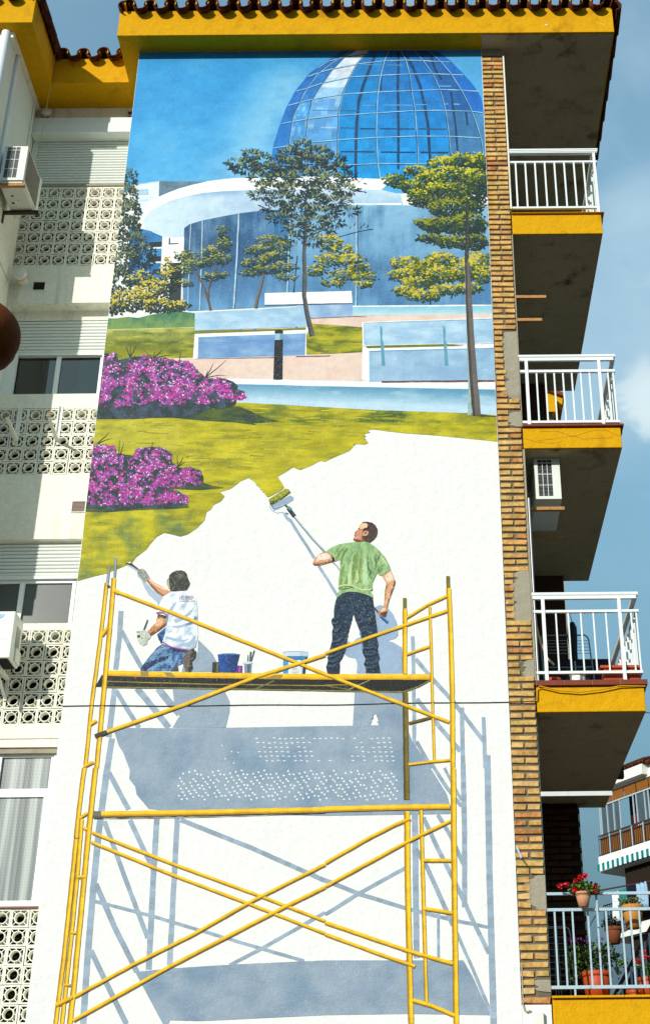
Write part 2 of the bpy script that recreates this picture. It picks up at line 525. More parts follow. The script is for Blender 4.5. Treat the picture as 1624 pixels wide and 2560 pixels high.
# ---- balconies
slabs = [(11.50, 11.775), (8.72, 8.965), (5.88, 6.13), (3.02, 3.345)]
def slab(z0, z1, x1, i):
    q = MB()
    nx = 14
    q.box(CR + .012, x1, .004, 3.25, z0, z1)
    o = q.build('balcony_slab', M['yellow'], B, bevel=.008)
    q = MB(); q.box(CR + .03, x1 - .012, .022, 3.24, z0 - .004, z0 + .01)
    q.build('soffit', M['soffit'], B)
    q = MB(); q.box(CR + .02, x1 - .03, .03, 3.22, z1 + .002, z1 + .014); q.build('balcony_floor', M['red_tile'], B)
    return o
for i, (z0, z1) in enumerate(slabs):
    s_ = slab(z0, z1, 2.11 if i < 3 else 3.2, i)
    # edging tiles
    n = {0: 1, 1: 5, 2: 4, 3: 7}[i]; xe = 2.145 if i < 3 else 3.24; x0 = CR + .008
    hgt = {0: .012, 1: .03, 2: .055, 3: .02}[i]
    for j in range(n):
        a = x0 + (xe - x0) * j / n; b_ = x0 + (xe - x0) * (j + 1) / n - .003
        q = MB(); q.box(a, b_, -.028, .12, z1 + .003, z1 + .003 + hgt * .55)
        q.box(a, b_, -.018, .11, z1 + hgt * .55 + .003, z1 + .003 + hgt)
        q.build('edge_tile', M['yellow'] if i in (0, 3) else M['red_tile'], s_, bevel=.003)
    q = MB(); q.box(xe - .12, xe, .125, 3.25, z1 + .003, z1 + .003 + hgt); q.build('side_edge_tile', M['yellow'] if i in (0, 3) else M['red_tile'], s_)

# hairline cracks on the second slab front and in the soffits
def crack(pts, z0, z1, y, r=.0016):
    q = MB(); out = []
    for (x0_, z_0), (x1_, z_1) in zip(pts, pts[1:]):
        for k_ in range(5):
            t = k_ / 5; out.append((x0_ + (x1_ - x0_) * t + random.uniform(-.004, .004), y, z_0 + (z_1 - z_0) * t + random.uniform(-.004, .004)))
    out.append((pts[-1][0], y, pts[-1][1]))
    q.tube(out, r, 4); q.build('crack', M['cable_dark'], B)
crack([(1.12, 8.84), (1.22, 8.80), (1.40, 8.83), (1.62, 8.86), (1.80, 8.92), (1.95, 8.93), (2.10, 8.85)], 0, 0, .004)
crack([(1.28, 8.92), (1.44, 8.92), (1.62, 8.86), (1.72, 8.82), (2.0, 8.84)], 0, 0, .004)
crack([(1.5, 8.80), (1.42, 8.775), (1.25, 8.79)], 0, 0, .004)

def railing_bar(q, x0, x1, z, h, d, y=.01): q.box(x0, x1, y, y + d, z - h / 2, z + h / 2)
def piece(name, parent, mat, *boxes, bevel=0):
    q = MB()
    for b_ in boxes: q.box(*b_)
    return q.build(name, mat, parent, bevel)
def balusters(parent, mat, xs, z0, z1, wd, y=.012):
    me = MB().box(-wd/2, wd/2, 0, wd, 0, z1 - z0).mesh('baluster', mat)
    for x in xs: inst('baluster', me, (x, y, z0), parent)
def side_rail(parent, mat, x, zt, zm, zb, step, wd, y1=3.2):
    piece('side_top_rail', parent, mat, (x - .02, x + .025, .06, y1, zt - .035, zt + .005))
    piece('side_mid_rail', parent, mat, (x - .012, x + .012, .04, y1, zm - .02, zm))
    piece('side_bottom_rail', parent, mat, (x - .012, x + .012, .04, y1, zb - .015, zb + .01))
    me = MB().box(-wd/2, wd/2, 0, wd, 0, zm - zb - .03).mesh('side_baluster', mat)
    y = .14
    while y < y1:
        inst('side_baluster', me, (x, y, zb + .01), parent); y += step
# floor 4
wm = M['white_metal']
r1 = piece('railing', B, wm, (1.10, 2.125, .004, .05, 12.69, 12.70), (1.10, 2.13, .0, .054, 12.705, 12.722), (1.10, 2.135, -.004, .058, 12.727, 12.745))
piece('mid_rail', r1, wm, (1.10, 2.115, .012, .04, 12.55, 12.575))
piece('bottom_rail', r1, wm, (1.10, 2.105, .012, .04, 11.875, 11.90))
balusters(r1, wm, [1.175 + .112 * i for i in range(8)], 11.90, 12.55, .018)
piece('post', r1, wm, (2.07, 2.10, .008, .044, 11.79, 12.69))
side_rail(r1, wm, 2.085, 12.73, 12.57, 11.88, .115, .018)
# floor 3
q = MB(); q.tube([(1.09, .02, 9.855), (2.12, .02, 9.855)], .024, 12)
r2 = q.build('railing', wm, B)
piece('top_rail_profile', r2, wm, (1.09, 2.10, .005, .035, 9.80, 9.835))
piece('mid_rail', r2, wm, (1.09, 2.105, .01, .04, 9.655, 9.685))
piece('bottom_rail', r2, wm, (1.09, 2.11, .01, .04, 9.028, 9.055))
for x in (1.172, 1.94): piece('post', r2, wm, (x - .016, x + .016, .0, .036, 8.995, 9.80))
balusters(r2, wm, [1.276, 1.369, 1.462, 1.555, 1.648, 1.741, 1.834, 2.03, 2.085], 9.055, 9.655, .016, .02)
side_rail(r2, wm, 2.095, 9.855, 9.68, 9.04, .105, .018)
# floor 2
q = MB(); q.tube([(1.10, .02, 7.08), (2.13, .02, 7.08)], .024, 12)
r3 = q.build('railing', wm, B)
piece('top_rail_profile', r3, wm, (1.10, 2.11, .005, .035, 7.03, 7.062))
piece('mid_rail', r3, wm, (1.10, 2.125, .01, .04, 6.89, 6.915))
piece('bottom_rail', r3, wm, (1.10, 2.115, .01, .04, 6.262, 6.288))
for x in (1.206, 1.94): piece('post', r3, wm, (x - .016, x + .016, .0, .036, 6.19, 7.03))
balusters(r3, wm, [1.327, 1.445, 1.565, 1.686, 1.807, 2.05, 2.10], 6.288, 6.89, .014, .02)
side_rail(r3, wm, 2.10, 7.08, 6.91, 6.275, .12, .02)
# floor 1, flat iron painted pale blue grey
bmt = M['blue_metal']
r4 = piece('railing', B, bmt, (1.085, 3.2, .01, .03, 4.207, 4.232), bevel=.002)
piece('mid_rail', r4, bmt, (1.085, 3.2, .008, .032, 4.07, 4.095))
piece('bottom_rail', r4, bmt, (1.09, 3.2, .008, .032, 3.425, 3.452))
balusters(r4, bmt, [1.158, 1.235, 1.312, 1.447, 1.527, 1.603, 1.738, 1.814, 1.89, 2.02, 2.1], 3.45, 4.07, .015)
piece('post', r4, bmt, (1.518, 1.534, -.012, .004, 3.93, 4.245))
piece('post', r4, bmt, (1.29, 1.305, .012, .03, 3.37, 3.425))

# end walls of the balconies (recess shade put into their dark colours) and the flat bar across the first floor opening
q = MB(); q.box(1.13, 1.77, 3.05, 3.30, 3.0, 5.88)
dw = q.build('recess_wall', simple('shade darkened mortar', (46, 38, 30), .9, .1), B)
rb = random.Random(9)
zc = 3.06; k = 0
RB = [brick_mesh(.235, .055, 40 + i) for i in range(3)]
DBR = simple('shade darkened brick', (76, 50, 34), .9, .1, 0, .4)
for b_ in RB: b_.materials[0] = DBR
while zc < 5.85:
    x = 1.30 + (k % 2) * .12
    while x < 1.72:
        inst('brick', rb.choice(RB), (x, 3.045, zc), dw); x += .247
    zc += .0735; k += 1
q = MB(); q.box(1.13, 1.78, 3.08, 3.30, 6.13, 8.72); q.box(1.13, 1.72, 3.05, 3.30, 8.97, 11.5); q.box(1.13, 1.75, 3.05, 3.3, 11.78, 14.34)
q.build('recess_wall', simple('shade darkened brickwork', (80, 56, 44), .9, .1, 0, .3), B)
q = MB(); q.box(1.13, 2.3, 2.9, 3.0, 6.13, 7.55); q.build('balcony_screen', simple('charcoal screen', (52, 50, 54), .8, .1), B)

# ---- eaves, fascias and roofs
def eave(x0, x1, y0, y1, name='eave'):
    q = MB(); q.box(x0, x1, y0, y1, EZ, EZ + .405)
    return q.build(name, M['yellow'], B, bevel=.006)
e1 = eave(-3.53, 2.42, -.262, 4.6)
e2 = eave(-4.49, -3.53, .49, 4.6)
e3 = eave(-8.0, -4.49, -.474, 4.6)
q = MB(); q.box(.835, 2.405, -.235, 4.55, EZ - .006, EZ + .02); q.build('eave_soffit', M['soffit'], B)
# white chips on the yellow fascia
for (x, z, s_) in ((1.61, 14.465, .016), (2.04, 14.41, .006), (2.27, 14.475, .005), (2.30, 14.46, .007)):
    q = MB(); pts = [(x + s_ * rb.uniform(.7, 1.3) * math.cos(a), -.2645, z + s_ * rb.uniform(.6, 1.1) * math.sin(a)) for a in [i * 1.05 for i in range(6)]]
    q.add(pts, [tuple(range(5, -1, -1))]); q.build('paint_chip', M['white_plastic'], B)

def barrel(r, a0, a1, L, th, n=10, up=True, slope=.28):
    """half-round tile running back along +Y, rising with the roof"""
    q = MB(); vs = []; fs = []
    for yi, y in enumerate((0, L)):
        rr = r * (1.0 if yi == 0 else .86)
        for ri in (rr, rr - th):
            for k in range(n + 1):
                a = a0 + (a1 - a0) * k / n
                vs.append((ri * math.cos(a), y, ri * math.sin(a) + y * slope))
    m_ = n + 1
    for k in range(n):
        fs.append((k, k + 1, 2*m_ + k + 1, 2*m_ + k))
        fs.append((m_ + k + 1, m_ + k, 3*m_ + k, 3*m_ + k + 1))
        fs.append((k + 1, k, m_ + k, m_ + k + 1))
    fs.append((0, 2*m_, 3*m_, m_)); fs.append((n, m_ + n, 3*m_ + n, 2*m_ + n))
    q.add(vs, fs, None, True)
    return q.mesh('roof_tile', M['tile'])
CAP = barrel(.080, R(-10), R(190), .42, .016)
PAN = barrel(.090, R(190), R(350), .42, .014)
def tile_row(roof, x0, x1, yf, rows=3, pitch=.25):
    x = x0; n = max(1, int(round((x1 - x0) / pitch)))
    for i in range(n + 1):
        x = x0 + i * pitch
        for rrow in range(rows):
            y = yf - .035 + rrow * .38; z = EZ + .31 + rrow * .38 * .28 + rrow * .004
            inst('roof_tile', CAP, (x + rb.uniform(-.006, .006), y + rb.uniform(-.012, .012), z + .108 + rb.uniform(-.004, .004)), roof, rot=(0, 0, R(rb.uniform(-1.5, 1.5))))
            if i < n: inst('roof_tile', PAN, (x + pitch / 2, y - .015 + rb.uniform(-.012, .012), z + .098), roof)
CAP_SHADE = simple('dark shade under tile caps', (54, 40, 28), .95, .05, 0, .3)  # dark tone for the shade inside the tile caps
def roof_slab(x0, x1, y0, y1):
    q = MB(); z = EZ + .407
    h = (y1 - y0) * .28
    q.add([(x0,y0,z),(x1,y0,z),(x1,y1,z),(x0,y1,z),(x0,y0,z+.03),(x1,y0,z+.03),(x1,y1,z+h+.03),(x0,y1,z+h+.03)],
          [(0,3,2,1),(4,5,6,7),(0,1,5,4),(1,2,6,5),(2,3,7,6),(3,0,4,7)])
    return q.build('roof', M['yellow'], B)
rf = roof_slab(-3.5, 2.39, -.24, 4.6); tile_row(rf, -3.40, 2.28, -.335)
rf2 = roof_slab(-4.5, -3.53, .52, 4.6); tile_row(rf2, -4.37, -3.60, .42)
rf3 = roof_slab(-8.0, -4.52, -.44, 4.6); tile_row(rf3, -7.14, -4.62, -.545, 2)
# mortar fillings under the caps, painted like the fascia
bed = MB().box(-.009, .009, 0, .1, 0, .05).mesh('tile_bedding', M['yellow'])
for i in range(23):
    for sx in (-1, 1): inst('tile_bedding', bed, (-3.40 + .25 * i + sx * .055, -.36, EZ + .41), rf)
for i in range(4):
    for sx in (-1, 1): inst('tile_bedding', bed, (-4.37 + .25 * i + sx * .055, .40, EZ + .41), rf2)
shade_disc = MB(); shade_disc.add([(0, 0, 0)] + [(.066 * math.cos(R(-8 + 196 * k_ / 12)), 0, .066 * math.sin(R(-8 + 196 * k_ / 12))) for k_ in range(13)], [(0, k_ + 2, k_ + 1) for k_ in range(12)])  # dark half-disc standing in for the shade inside each cap
shade_disc = shade_disc.mesh('cap_shade_disc', CAP_SHADE)
for i in range(23): inst('cap_shade_disc', shade_disc, (-3.40 + .25 * i, -.27, EZ + .436), rf)
for i in range(4): inst('cap_shade_disc', shade_disc, (-4.37 + .25 * i, .49, EZ + .436), rf2)
# verge tiles along the right and the wing edge
VT = barrel(.075, R(-30), R(210), .46, .016, 10, True, 0.02)
for i in range(13): inst('roof_tile', VT, (2.452, -.34 + i * .37, EZ + .36 + .004 * (i % 2)), rf, rot=(R(3.5), R(60), R(0)))
inst('roof_tile', CAP, (2.42, -.36, EZ + .47), rf, rot=(0, R(35), R(8)))
for i in range(5): inst('roof_tile', VT, (-4.475, -.55 + i * .25, EZ + .44), rf3, rot=(R(1.5), R(50), 0))
inst('roof_tile', VT, (-3.47, -.34, EZ + .43), rf, rot=(0, R(-40), 0))

# ---- recessed facade on the left
FY = .927
def ragged(q): return q
FX0, FX1 = -7.0, WL
for (z0, z1) in ((14.115, EZ), (11.292, 11.835), (9.84, 10.03), (8.20, 8.985), (7.15, 7.225), (5.90, 6.125), (4.335, 4.36), (0, 3.2)):
    q = MB(); q.box(FX0, FX1, FY, 3.3, z0, z1); q.build('recessed_wall', M['facade'], B)
q = MB(); q.box(FX0, -4.745, FY, 3.3, 10.03, 11.292); q.build('window_cheek', M['facade'], B)
q = MB(); q.box(FX0, FX1, 1.30, 1.4, 3, EZ); q.build('inner_wall', simple('dark interior', (30, 24, 19), .95, .05), B)  # dark sheet standing for the unlit void behind the lattices
# thin ledge lines
q = MB(); q.box(FX0, FX1, FY - .012, FY, 5.985, 6.125); q.build('ledge', M['facade'], B)
q = MB(); q.box(FX0, FX1, FY - .014, FY, 13.05, 13.075); q.build('sill', M['cement'], B)
q = MB(); q.box(FX0, FX1, FY - .03, FY + .1, 4.338, 4.352); q.build('sill', M['red_tile'], B)
q = MB(); q.box(FX0, FX1, FY - .006, FY, 14.30, 14.335); q.build('cornice', M['facade'], B)

# lattice screens of moulded blocks
def lattice_block(seed=0):
    rl_ = random.Random(seed)
    q = MB(); S = .0835; inn = .069; D = .012
    # outer frame
    q.box(-S, S, 0, D, inn, S); q.box(-S, S, 0, D, -S, -inn); q.box(-S, -inn, 0, D, -inn, inn); q.box(inn, S, 0, D, -inn, inn)
    n = 24; ro, ri = .055, .0445
    vs = []; fs = []
    for y in (-.004, .065):
        for r in (ro, ri):
            for k in range(n):
                a = 2*math.pi*k/n; vs.append((r*math.cos(a), y, r*math.sin(a)))
    for k in range(n):
        j = (k + 1) % n
        fs.append((k, n + k, n + j, j)); fs.append((n + k, 3*n + k, 3*n + j, n + j)); fs.append((k, j, 2*n + j, 2*n + k))
    q.add(vs, fs, None, True)
    for sx in (-1, 1):
        for sz in (-1, 1):
            c = Vector((sx * (.054 + rl_.uniform(-.002, .002)), 0, sz * (.054 + rl_.uniform(-.002, .002)))); d = Vector((sx, 0, sz)).normalized(); p_ = Vector((-d.z, 0, d.x))
            a, b_ = c - d * .02, c + d * .02; wv = p_ * .004
            vs = [a - wv, a + wv, b_ + wv, b_ - wv]; vs = [(v.x, 0.0, v.z) for v in vs] + [(v.x, D, v.z) for v in vs]
            q.add(vs, [(0,1,2,3) if sx*sz > 0 else (3,2,1,0), (0,4,5,1), (2,6,7,3)])
    for (x, z) in ((.062, 0), (-.062, 0), (0, .062), (0, -.062)):
        q.box(x - (.008 if x else .004), x + (.008 if x else .004), .001, D, z - (.008 if z else .004), z + (.008 if z else .004))
    return q.mesh('lattice_block', M['facade'])
LBS = [lattice_block(i) for i in range(5)]
def lattice(x_ref, zc0, rows, cols, px, pz, x0, z0, z1):
    q = MB(); q.box(FX0, x_ref - (cols - .5) * px, FY, 1.1, z0, z1); q.box(x_ref + .5 * px, FX1, FY, 1.1, z0, z1)
    par = q.build('lattice_screen', M['facade'], B)
    for r_ in range(rows):
        for c in range(cols):
            inst('lattice_block', rb.choice(LBS), (x_ref - c * px + rb.uniform(-.0025, .0025), FY + rb.uniform(-.003, .003), zc0 + r_ * pz + rb.uniform(-.002, .002)), par, scale=(px / .172, 1, pz / .172), rot=(0, R(rb.choice((0, 90, 180, 270)) + rb.uniform(-1.2, 1.2)), 0))
    q = MB(); q.box(x_ref - (cols - .5) * px, x_ref + .5 * px, FY + .007, FY + .010, z0, z1) if 0 else None
lattice(-3.400, 11.921, 7, 9, .1675, .1715, 0, 11.835, 13.05)
lattice(-3.393, 9.070, 5, 9, .170, .170, 0, 8.985, 9.84)
lattice(-3.384, 6.212, 6, 7, .170, .173, 0, 6.125, 7.15)
lattice(-3.385, 3.23, 7, 6, .170, .1695, 0, 3.14, 4.33)
q = MB(); q.box(FX0, FX1, FY + .004, 1.1, 13.034, 13.05); q.build('sill_strip', M['facade'], B)

# shutters, windows
def shutter(x0, x1, y, z0, z1, pitch, par=B, box=None):
    q = MB(); q.box(x0, x1, y + .012, y + .03, z0, z1)
    sh = q.build('roller_shutter', M['shutter_gap'], par)
    n = int(round((z1 - z0) / pitch)); pitch = (z1 - z0) / n
    me = MB(); h = pitch - .006
    prof = [(0.012, 0), (.003, .008), (0.0, h * .5), (.003, h - .008), (.012, h)]
    vs = []; fs = []
    for xx in (x0, x1):
        for (dy, dz) in prof: vs.append((xx, y + dy, dz))
    for i in range(4): fs.append((i, 5 + i, 6 + i, i + 1))
    me.add(vs, fs); me = me.mesh('slat', M['shutter'])
    for i in range(n): inst('slat', me, (0, 0, z0 + i * pitch + .002), sh)
    return sh
def window(x0, x1, y, z0, z1, mull, fw=.045, pane='glass'):
    q = MB(); q.box(x0, x1, y, y + .05, z1 - fw, z1); q.box(x0, x1, y, y + .05, z0, z0 + fw)
    q.box(x0, x0 + fw, y, y + .05, z0 + fw, z1 - fw); q.box(x1 - fw, x1, y, y + .05, z0 + fw, z1 - fw)
    for mx in mull: q.box(mx - fw / 2, mx + fw / 2, y - .01, y + .05, z0 + fw, z1 - fw)
    f = q.build('window', M['white_metal'], B)
    xs = [x0 + fw] + list(mull) + [x1 - fw]
    for a, b_ in zip(xs, xs[1:]):
        t = random.uniform(-.004, .004)
        g_ = MB(); g_.add([(a, y + .022, z0 + fw), (b_, y + .022 + t, z0 + fw), (b_, y + .022 + t, z1 - fw), (a, y + .022, z1 - fw)], [(0,1,2,3)])
        g_.add([(a, y + .030, z0 + fw), (b_, y + .030 + t, z0 + fw), (b_, y + .030 + t, z1 - fw), (a, y + .030, z1 - fw)], [(3,2,1,0)])
        g_.build('pane', M[pane], f)
    return f
# top floor: box and shutter
piece('shutter_box', B, M['shutter'], (-4.76, -3.36, .80, 1.0, 13.955, 14.06), (-4.76, -3.36, .78, 1.0, 13.80, 13.955), bevel=.006)
shutter(-4.70, -3.36, .945, 13.075, 13.80, .043)
piece('shutter_guide', B, M['shutter'], (-4.76, -4.70, .93, 1.0, 13.075, 13.80))
# third floor window in its reveal
q = MB(); q.box(-4.745, FX1, 1.095, 1.10, 11.16, 11.292); q.build('shutter_box', M['facade'], B)
shutter(-4.74, -3.36, 1.10, 10.71, 11.165, .047)
piece('shutter_bottom_rail', B, M['shutter'], (-4.74, -3.36, 1.095, 1.12, 10.672, 10.708))
window(-4.745, -3.60, 1.13, 10.02, 10.72, [-4.13], .05)
piece('window_jamb', B, M['white_metal'], (-4.745, -4.60, 1.08, 1.13, 10.02, 10.68))
piece('window_jamb', B, M['white_metal'], (-3.62, -3.36, 1.08, 1.19, 10.02, 10.68))
# second floor
piece('lintel', B, M['facade'], (FX0, FX1, .99, 1.2, 8.225, 8.26))
shutter(-5.2, -3.36, 1.0, 7.80, 8.225, .0415)
piece('shutter_bottom_rail', B, M['shutter'], (-5.2, -3.36, .995, 1.02, 7.765, 7.80))
window(-5.2, -3.585, 1.03, 7.215, 7.78, [-4.16], .05, 'screen')
piece('window_jamb', B, M['cement'], (-3.59, -3.36, 1.0, 1.1, 7.215, 7.78))
# first floor, dimpled glass with a curtain behind
piece('lintel', B, M['cement'], (FX0, FX1, .95, 1.15, 5.845, 5.90))
window(-5.2, -3.60, 1.0, 5.47, 5.85, [-4.13], .03, 'dimple')
window(-5.2, -3.60, .985, 4.365, 5.47, [-4.6], .055, 'dimple')
piece('window_jamb', B, M['white_metal'], (-3.60, -3.36, .985, 1.1, 4.365, 5.85))

# ---- the wing standing forward on the far left
q = MB()
q.box(-7.5, -4.77, -.34, 3.3, 8.2, EZ)
wing = q.build('wing_wall', M['facade'], B, bevel=.01)
q = MB(); q.box(-7.5, -4.765, -.30, 3.2, 8.0, 8.2); q.build('wing_slab', M['yellow'], B)
q = MB(); q.box(-4.77, -4.735, -.34, .926, 14.235, EZ); q.build('wing_lintel', M['facade'], B, bevel=.004)
q = MB(); q.box(-4.77, -4.752, .25, .926, 11.56, 11.74); q.build('wing_ledge', M['facade'], B, bevel=.02)
# vertical-plane shutter on the wing's side
q = MB(); q.box(-4.77, -4.752, .02, .68, 12.4, 14.21)
ws = q.build('roller_shutter', M['shutter'], B)
me = MB(); me.add([(-4.752,.03,0),(-4.744,.03,.006),(-4.744,.03,.033),(-4.752,.03,.039),(-4.752,.67,0),(-4.744,.67,.006),(-4.744,.67,.033),(-4.752,.67,.039)], [(0,4,5,1),(1,5,6,2),(2,6,7,3)]); me = me.mesh('slat', M['shutter'])
for i in range(43): inst('slat', me, (0, 0, 12.42 + i * .0415), ws)
piece('shutter_guide', B, M['white_metal'], (-4.77, -4.735, -.07, .02, 12.4, 14.23), bevel=.006)
piece('shutter_guide', B, M['shutter'], (-4.77, -4.735, .68, .74, 12.4, 14.23))
q = MB(); q.tube([(-4.80, -.40, 11.0), (-4.80, -.40, 14.25)], .055, 16); q.build('drain_pipe', M['white_metal'], B)
piece('front_shutter', B, M['white_metal'], (-5.5, -4.92, -.37, -.34, 11.2, 14.25))

# ================================================================== THINGS ON THE BUILDING
def vent_grille(name, x0, x1, z0, z1, mat, label, y=FY):
    t = thing(name, label, 'vent', ((x0 + x1) / 2, y, z0))
    q = MB(); q.box(x0, x1, y - .004, y + .01, z0, z1); q.build('backing', M['dark'] if mat == 'dark' else M['vent'], t)
    fw = .008
    q = MB(); q.box(x0 - fw, x1 + fw, y - .012, y - .0005, z1, z1 + fw); q.box(x0 - fw, x1 + fw, y - .012, y - .0005, z0 - fw, z0)
    q.box(x0 - fw, x0, y - .012, y - .0005, z0, z1); q.box(x1, x1 + fw, y - .012, y - .0005, z0, z1); q.build('frame', M['facade'], t)
    n = 8
    for i in range(n):
        z = z0 + (z1 - z0) * (i + .3) / n
        q = MB(); q.add([(x0, y - .010, z), (x1, y - .010, z), (x1, y - .004, z + (z1 - z0) / n * .7), (x0, y - .004, z + (z1 - z0) / n * .7)], [(0,1,2,3)])
        q.build('louvre', M['brown_metal'] if mat == 'dark' else M['vent'], t)
vent_grille('wall_vent', -4.485, -4.35, 11.475, 11.59, 'dark', 'small black wall vent grille beside the round white vent cap, under the top lattice')
vent_grille('wall_vent', -3.71, -3.57, 8.52, 8.645, 'pink', 'small pinkish grey louvred vent low on the white wall beside the lower purple flower bed')
def vent_cap(x, z, r, L, label):
    t = thing('vent_cap', label, 'vent', (x, FY, z))
    q = MB(); n = 24
    def ring(y, rr): return [(x + rr*math.cos(2*math.pi*k/n), y, z + rr*math.sin(2*math.pi*k/n)) for k in range(n)]
    def rings(q, lst):
        vs = []; fs = []
        for (y, rr) in lst: vs += ring(y, rr)
        for i in range(len(lst) - 1):
            for k in range(n): fs.append((i*n+k, (i+1)*n+k, (i+1)*n+(k+1)%n, i*n+(k+1)%n))
        q.add(vs, fs, None, True)
    rings(q, [(FY + .01, r * .78), (FY - L * .72, r * .78)]); q.build('pipe', M['white_plastic'], t)
    q = MB(); rings(q, [(FY - L * .6, r * .8), (FY - L * .6, r), (FY - L * .7, r), (FY - L * .7, r * .9), (FY - L * .76, r * .9), (FY - L * .76, r)])
    q.build('rim', M['hose'], t)
    q = MB(); rings(q, [(FY - L * .76, r), (FY - L, r), (FY - L - .006, r * .96), (FY - L - .008, 0.001)]); q.build('cap', M['white_plastic'], t)
vent_cap(-4.615, 11.60, .078, .18, 'round white plastic vent cap jutting from the wall under the top lattice')
vent_cap(-4.62, 14.19, .062, .10, 'round white vent cap under the ochre eave above the top shutter')
q = MB(); q.box(-3.60, -3.53, FY - .06, FY, 14.14, 14.22); tag(q.build('wall_bracket', M['brown_metal']), 'small dark iron bracket under the eave at the corner of the mural wall', 'bracket')

def ac_unit(name, label, x0, x1, y0, y1, z0, z1, kind='end'):
    """outdoor unit; 'end' shows its narrow end with the 3x3 guard to the street, 'front' its ribbed front"""
    t = thing(name, label, 'air conditioner', ((x0 + x1) / 2, (y0 + y1) / 2, z0))
    W, H = x1 - x0, z1 - z0
    q = MB(); q.box(x0, x1, y0 + .012, y1, z0, z1); q.build('casing', M['ac_white'], t, bevel=.012)
    return t
def ac_guard(t, x0, x1, y0, z0, z1):
    W, H = x1 - x0, z1 - z0
    gx0, gx1, gz0, gz1 = x0 + W * .14, x0 + W * .68, z0 + H * .07, z0 + H * .97
    q = MB(); fr = .0
    q.box(x0 + .004, gx0, y0, y0 + .02, z0, z1); q.box(gx1, x1 - .004, y0, y0 + .02, z0, z1)
    q.box(gx0, gx1, y0, y0 + .02, gz1, z1); q.box(gx0, gx1, y0, y0 + .02, z0, gz0)
    q.build('end_panel', M['ac_white'], t)
    q = MB(); q.box(gx0, gx1, y0 + .008, y0 + .014, gz0, gz1); q.build('grille', M['dark'], t)
    for i in range(1, 3):
        x = gx0 + (gx1 - gx0) * i / 3; piece('guard_bar', t, M['ac_white'], (x - .003, x + .003, y0 - .002, y0 + .006, gz0, gz1))
    for i in range(1, 4):
        z = gz0 + (gz1 - gz0) * (i * .3 if i < 3 else .91); piece('guard_bar', t, M['ac_white'], (gx0, gx1, y0 - .001, y0 + .005, z - .003, z + .003))
    for i in range(26):
        z = gz0 + (gz1 - gz0) * i / 26; piece_z.append((gx0, gx1, y0 + .004, y0 + .008, z, z + .003))
    q = MB()
    for b_ in piece_z: q.box(*b_)
    piece_z.clear(); q.build('fins', M['wire'], t)
piece_z = []
a1 = ac_unit('ac_unit', 'cream air conditioner on rusty brackets high on the left wing beside the top shutter', -4.69, -4.415, -.14, .46, 12.22, 12.72)
ac_guard(a1, -4.69, -4.415, -.14, 12.22, 12.72)
q = MB()
for i in range(40):
    y = -.10 + i * .0135; q.box(-4.417, -4.412, y, y + .006, 12.25, 12.69)
q.build('coil', M['cement'], a1)
q = MB(); q.box(-4.417, -4.408, .38, .455, 12.22, 12.72); q.build('corner_panel', M['ac_white'], a1)
q = MB(); q.box(-4.69, -4.43, -.12, .44, 12.195, 12.219); q.build('base_pan', M['white_plastic'], a1)
q = MB()
for (x, y, r_) in ((-4.60, .10, .014), (-4.62, .22, .016), (-4.55, .17, .008)): q.lathe((x, y, 12.19), [(r_, 0), (.0005, -.002)], 10)
q.build('drain_hole', M['dark'], a1)
def angle_bracket(label, x0, x1, y, z, mat, leg=.18, cat='bracket', group=None):
    t = thing('wall_bracket', label, cat, (x0, y, z), group)
    piece('arm', t, mat, (x0, x1, y - .02, y + .02, z - .035, z))
    piece('upright', t, mat, (x0, x0 + .012, y - .022, y + .022, z - leg, z - .036))
    return t
angle_bracket('rusty bracket bar under the street end of the air conditioner on the left wing', -4.77, -4.40, -.10, 12.19, M['rust'], .02)
angle_bracket('dark iron bracket bar under the rear end of the air conditioner on the left wing', -4.77, -4.36, .36, 12.185, M['brown_metal'], .16)

a2 = ac_unit('ac_unit', 'cream air conditioner with a cyan triangle logo hung before the lower left window', -4.75, -3.995, .40, .72, 6.64, 7.14)
q = MB()
for i in range(6):
    z = 6.70 + i * .068; q.box(-4.74, -4.05, .408, .412, z, z + .003)
q.build('front_groove', M['wire'], a2)
q = MB(); q.add([(-4.30,.4085,7.084),(-4.10,.4085,7.084),(-4.30,.4085,6.955)], [(0,2,1)]); q.build('logo_triangle', simple('cyan print', (0, 178, 215), .4), a2)
q = MB(); q.add([(-4.40,.4075,7.084),(-4.145,.4075,7.084),(-4.40,.4075,6.94)], [(0,2,1)]); q.build('logo_shadow', M['black'], a2)
def text(name, body, size, loc, mat, parent, rot=(R(90), 0, 0), align='LEFT', sx=1.0):
    cu = bpy.data.curves.new(name, 'FONT'); cu.body = body; cu.size = size; cu.align_x = align; cu.offset = size * .012
    to = bpy.data.objects.new(name, cu); COL.objects.link(to)
    bpy.context.view_layer.update()
    me = bpy.data.meshes.new_from_object(to.evaluated_get(bpy.context.evaluated_depsgraph_get()))
    bpy.data.objects.remove(to)
    me.materials.clear(); me.materials.append(mat)
    if mat.name == 'mural paint' : pass
    o = bpy.data.objects.new(name, me); COL.objects.link(o)
    setparent(o, parent); o.location = loc; o.rotation_euler = rot; o.scale = (sx, 1, 1)
    return o
text('lettering', 'DAIKIN', .020, (-4.094, .4075, 7.090), simple('blue print', (0, 120, 190), .4), a2, align='RIGHT', sx=1.5)
piece('side_recess', a2, M['wire'], (-3.996, -3.990, .52, .64, 6.80, 7.02))
piece('side_cover', a2, M['ac_white'], (-3.995, -3.975, .54, .70, 6.66, 6.80), bevel=.008)
piece('underside', a2, M['dark'], (-4.74, -4.02, .43, .70, 6.632, 6.6395))
t = angle_bracket('white steel bracket under the air conditioner with the cyan logo', -4.16, -4.12, .60, 6.62, M['ac_white'], .2)
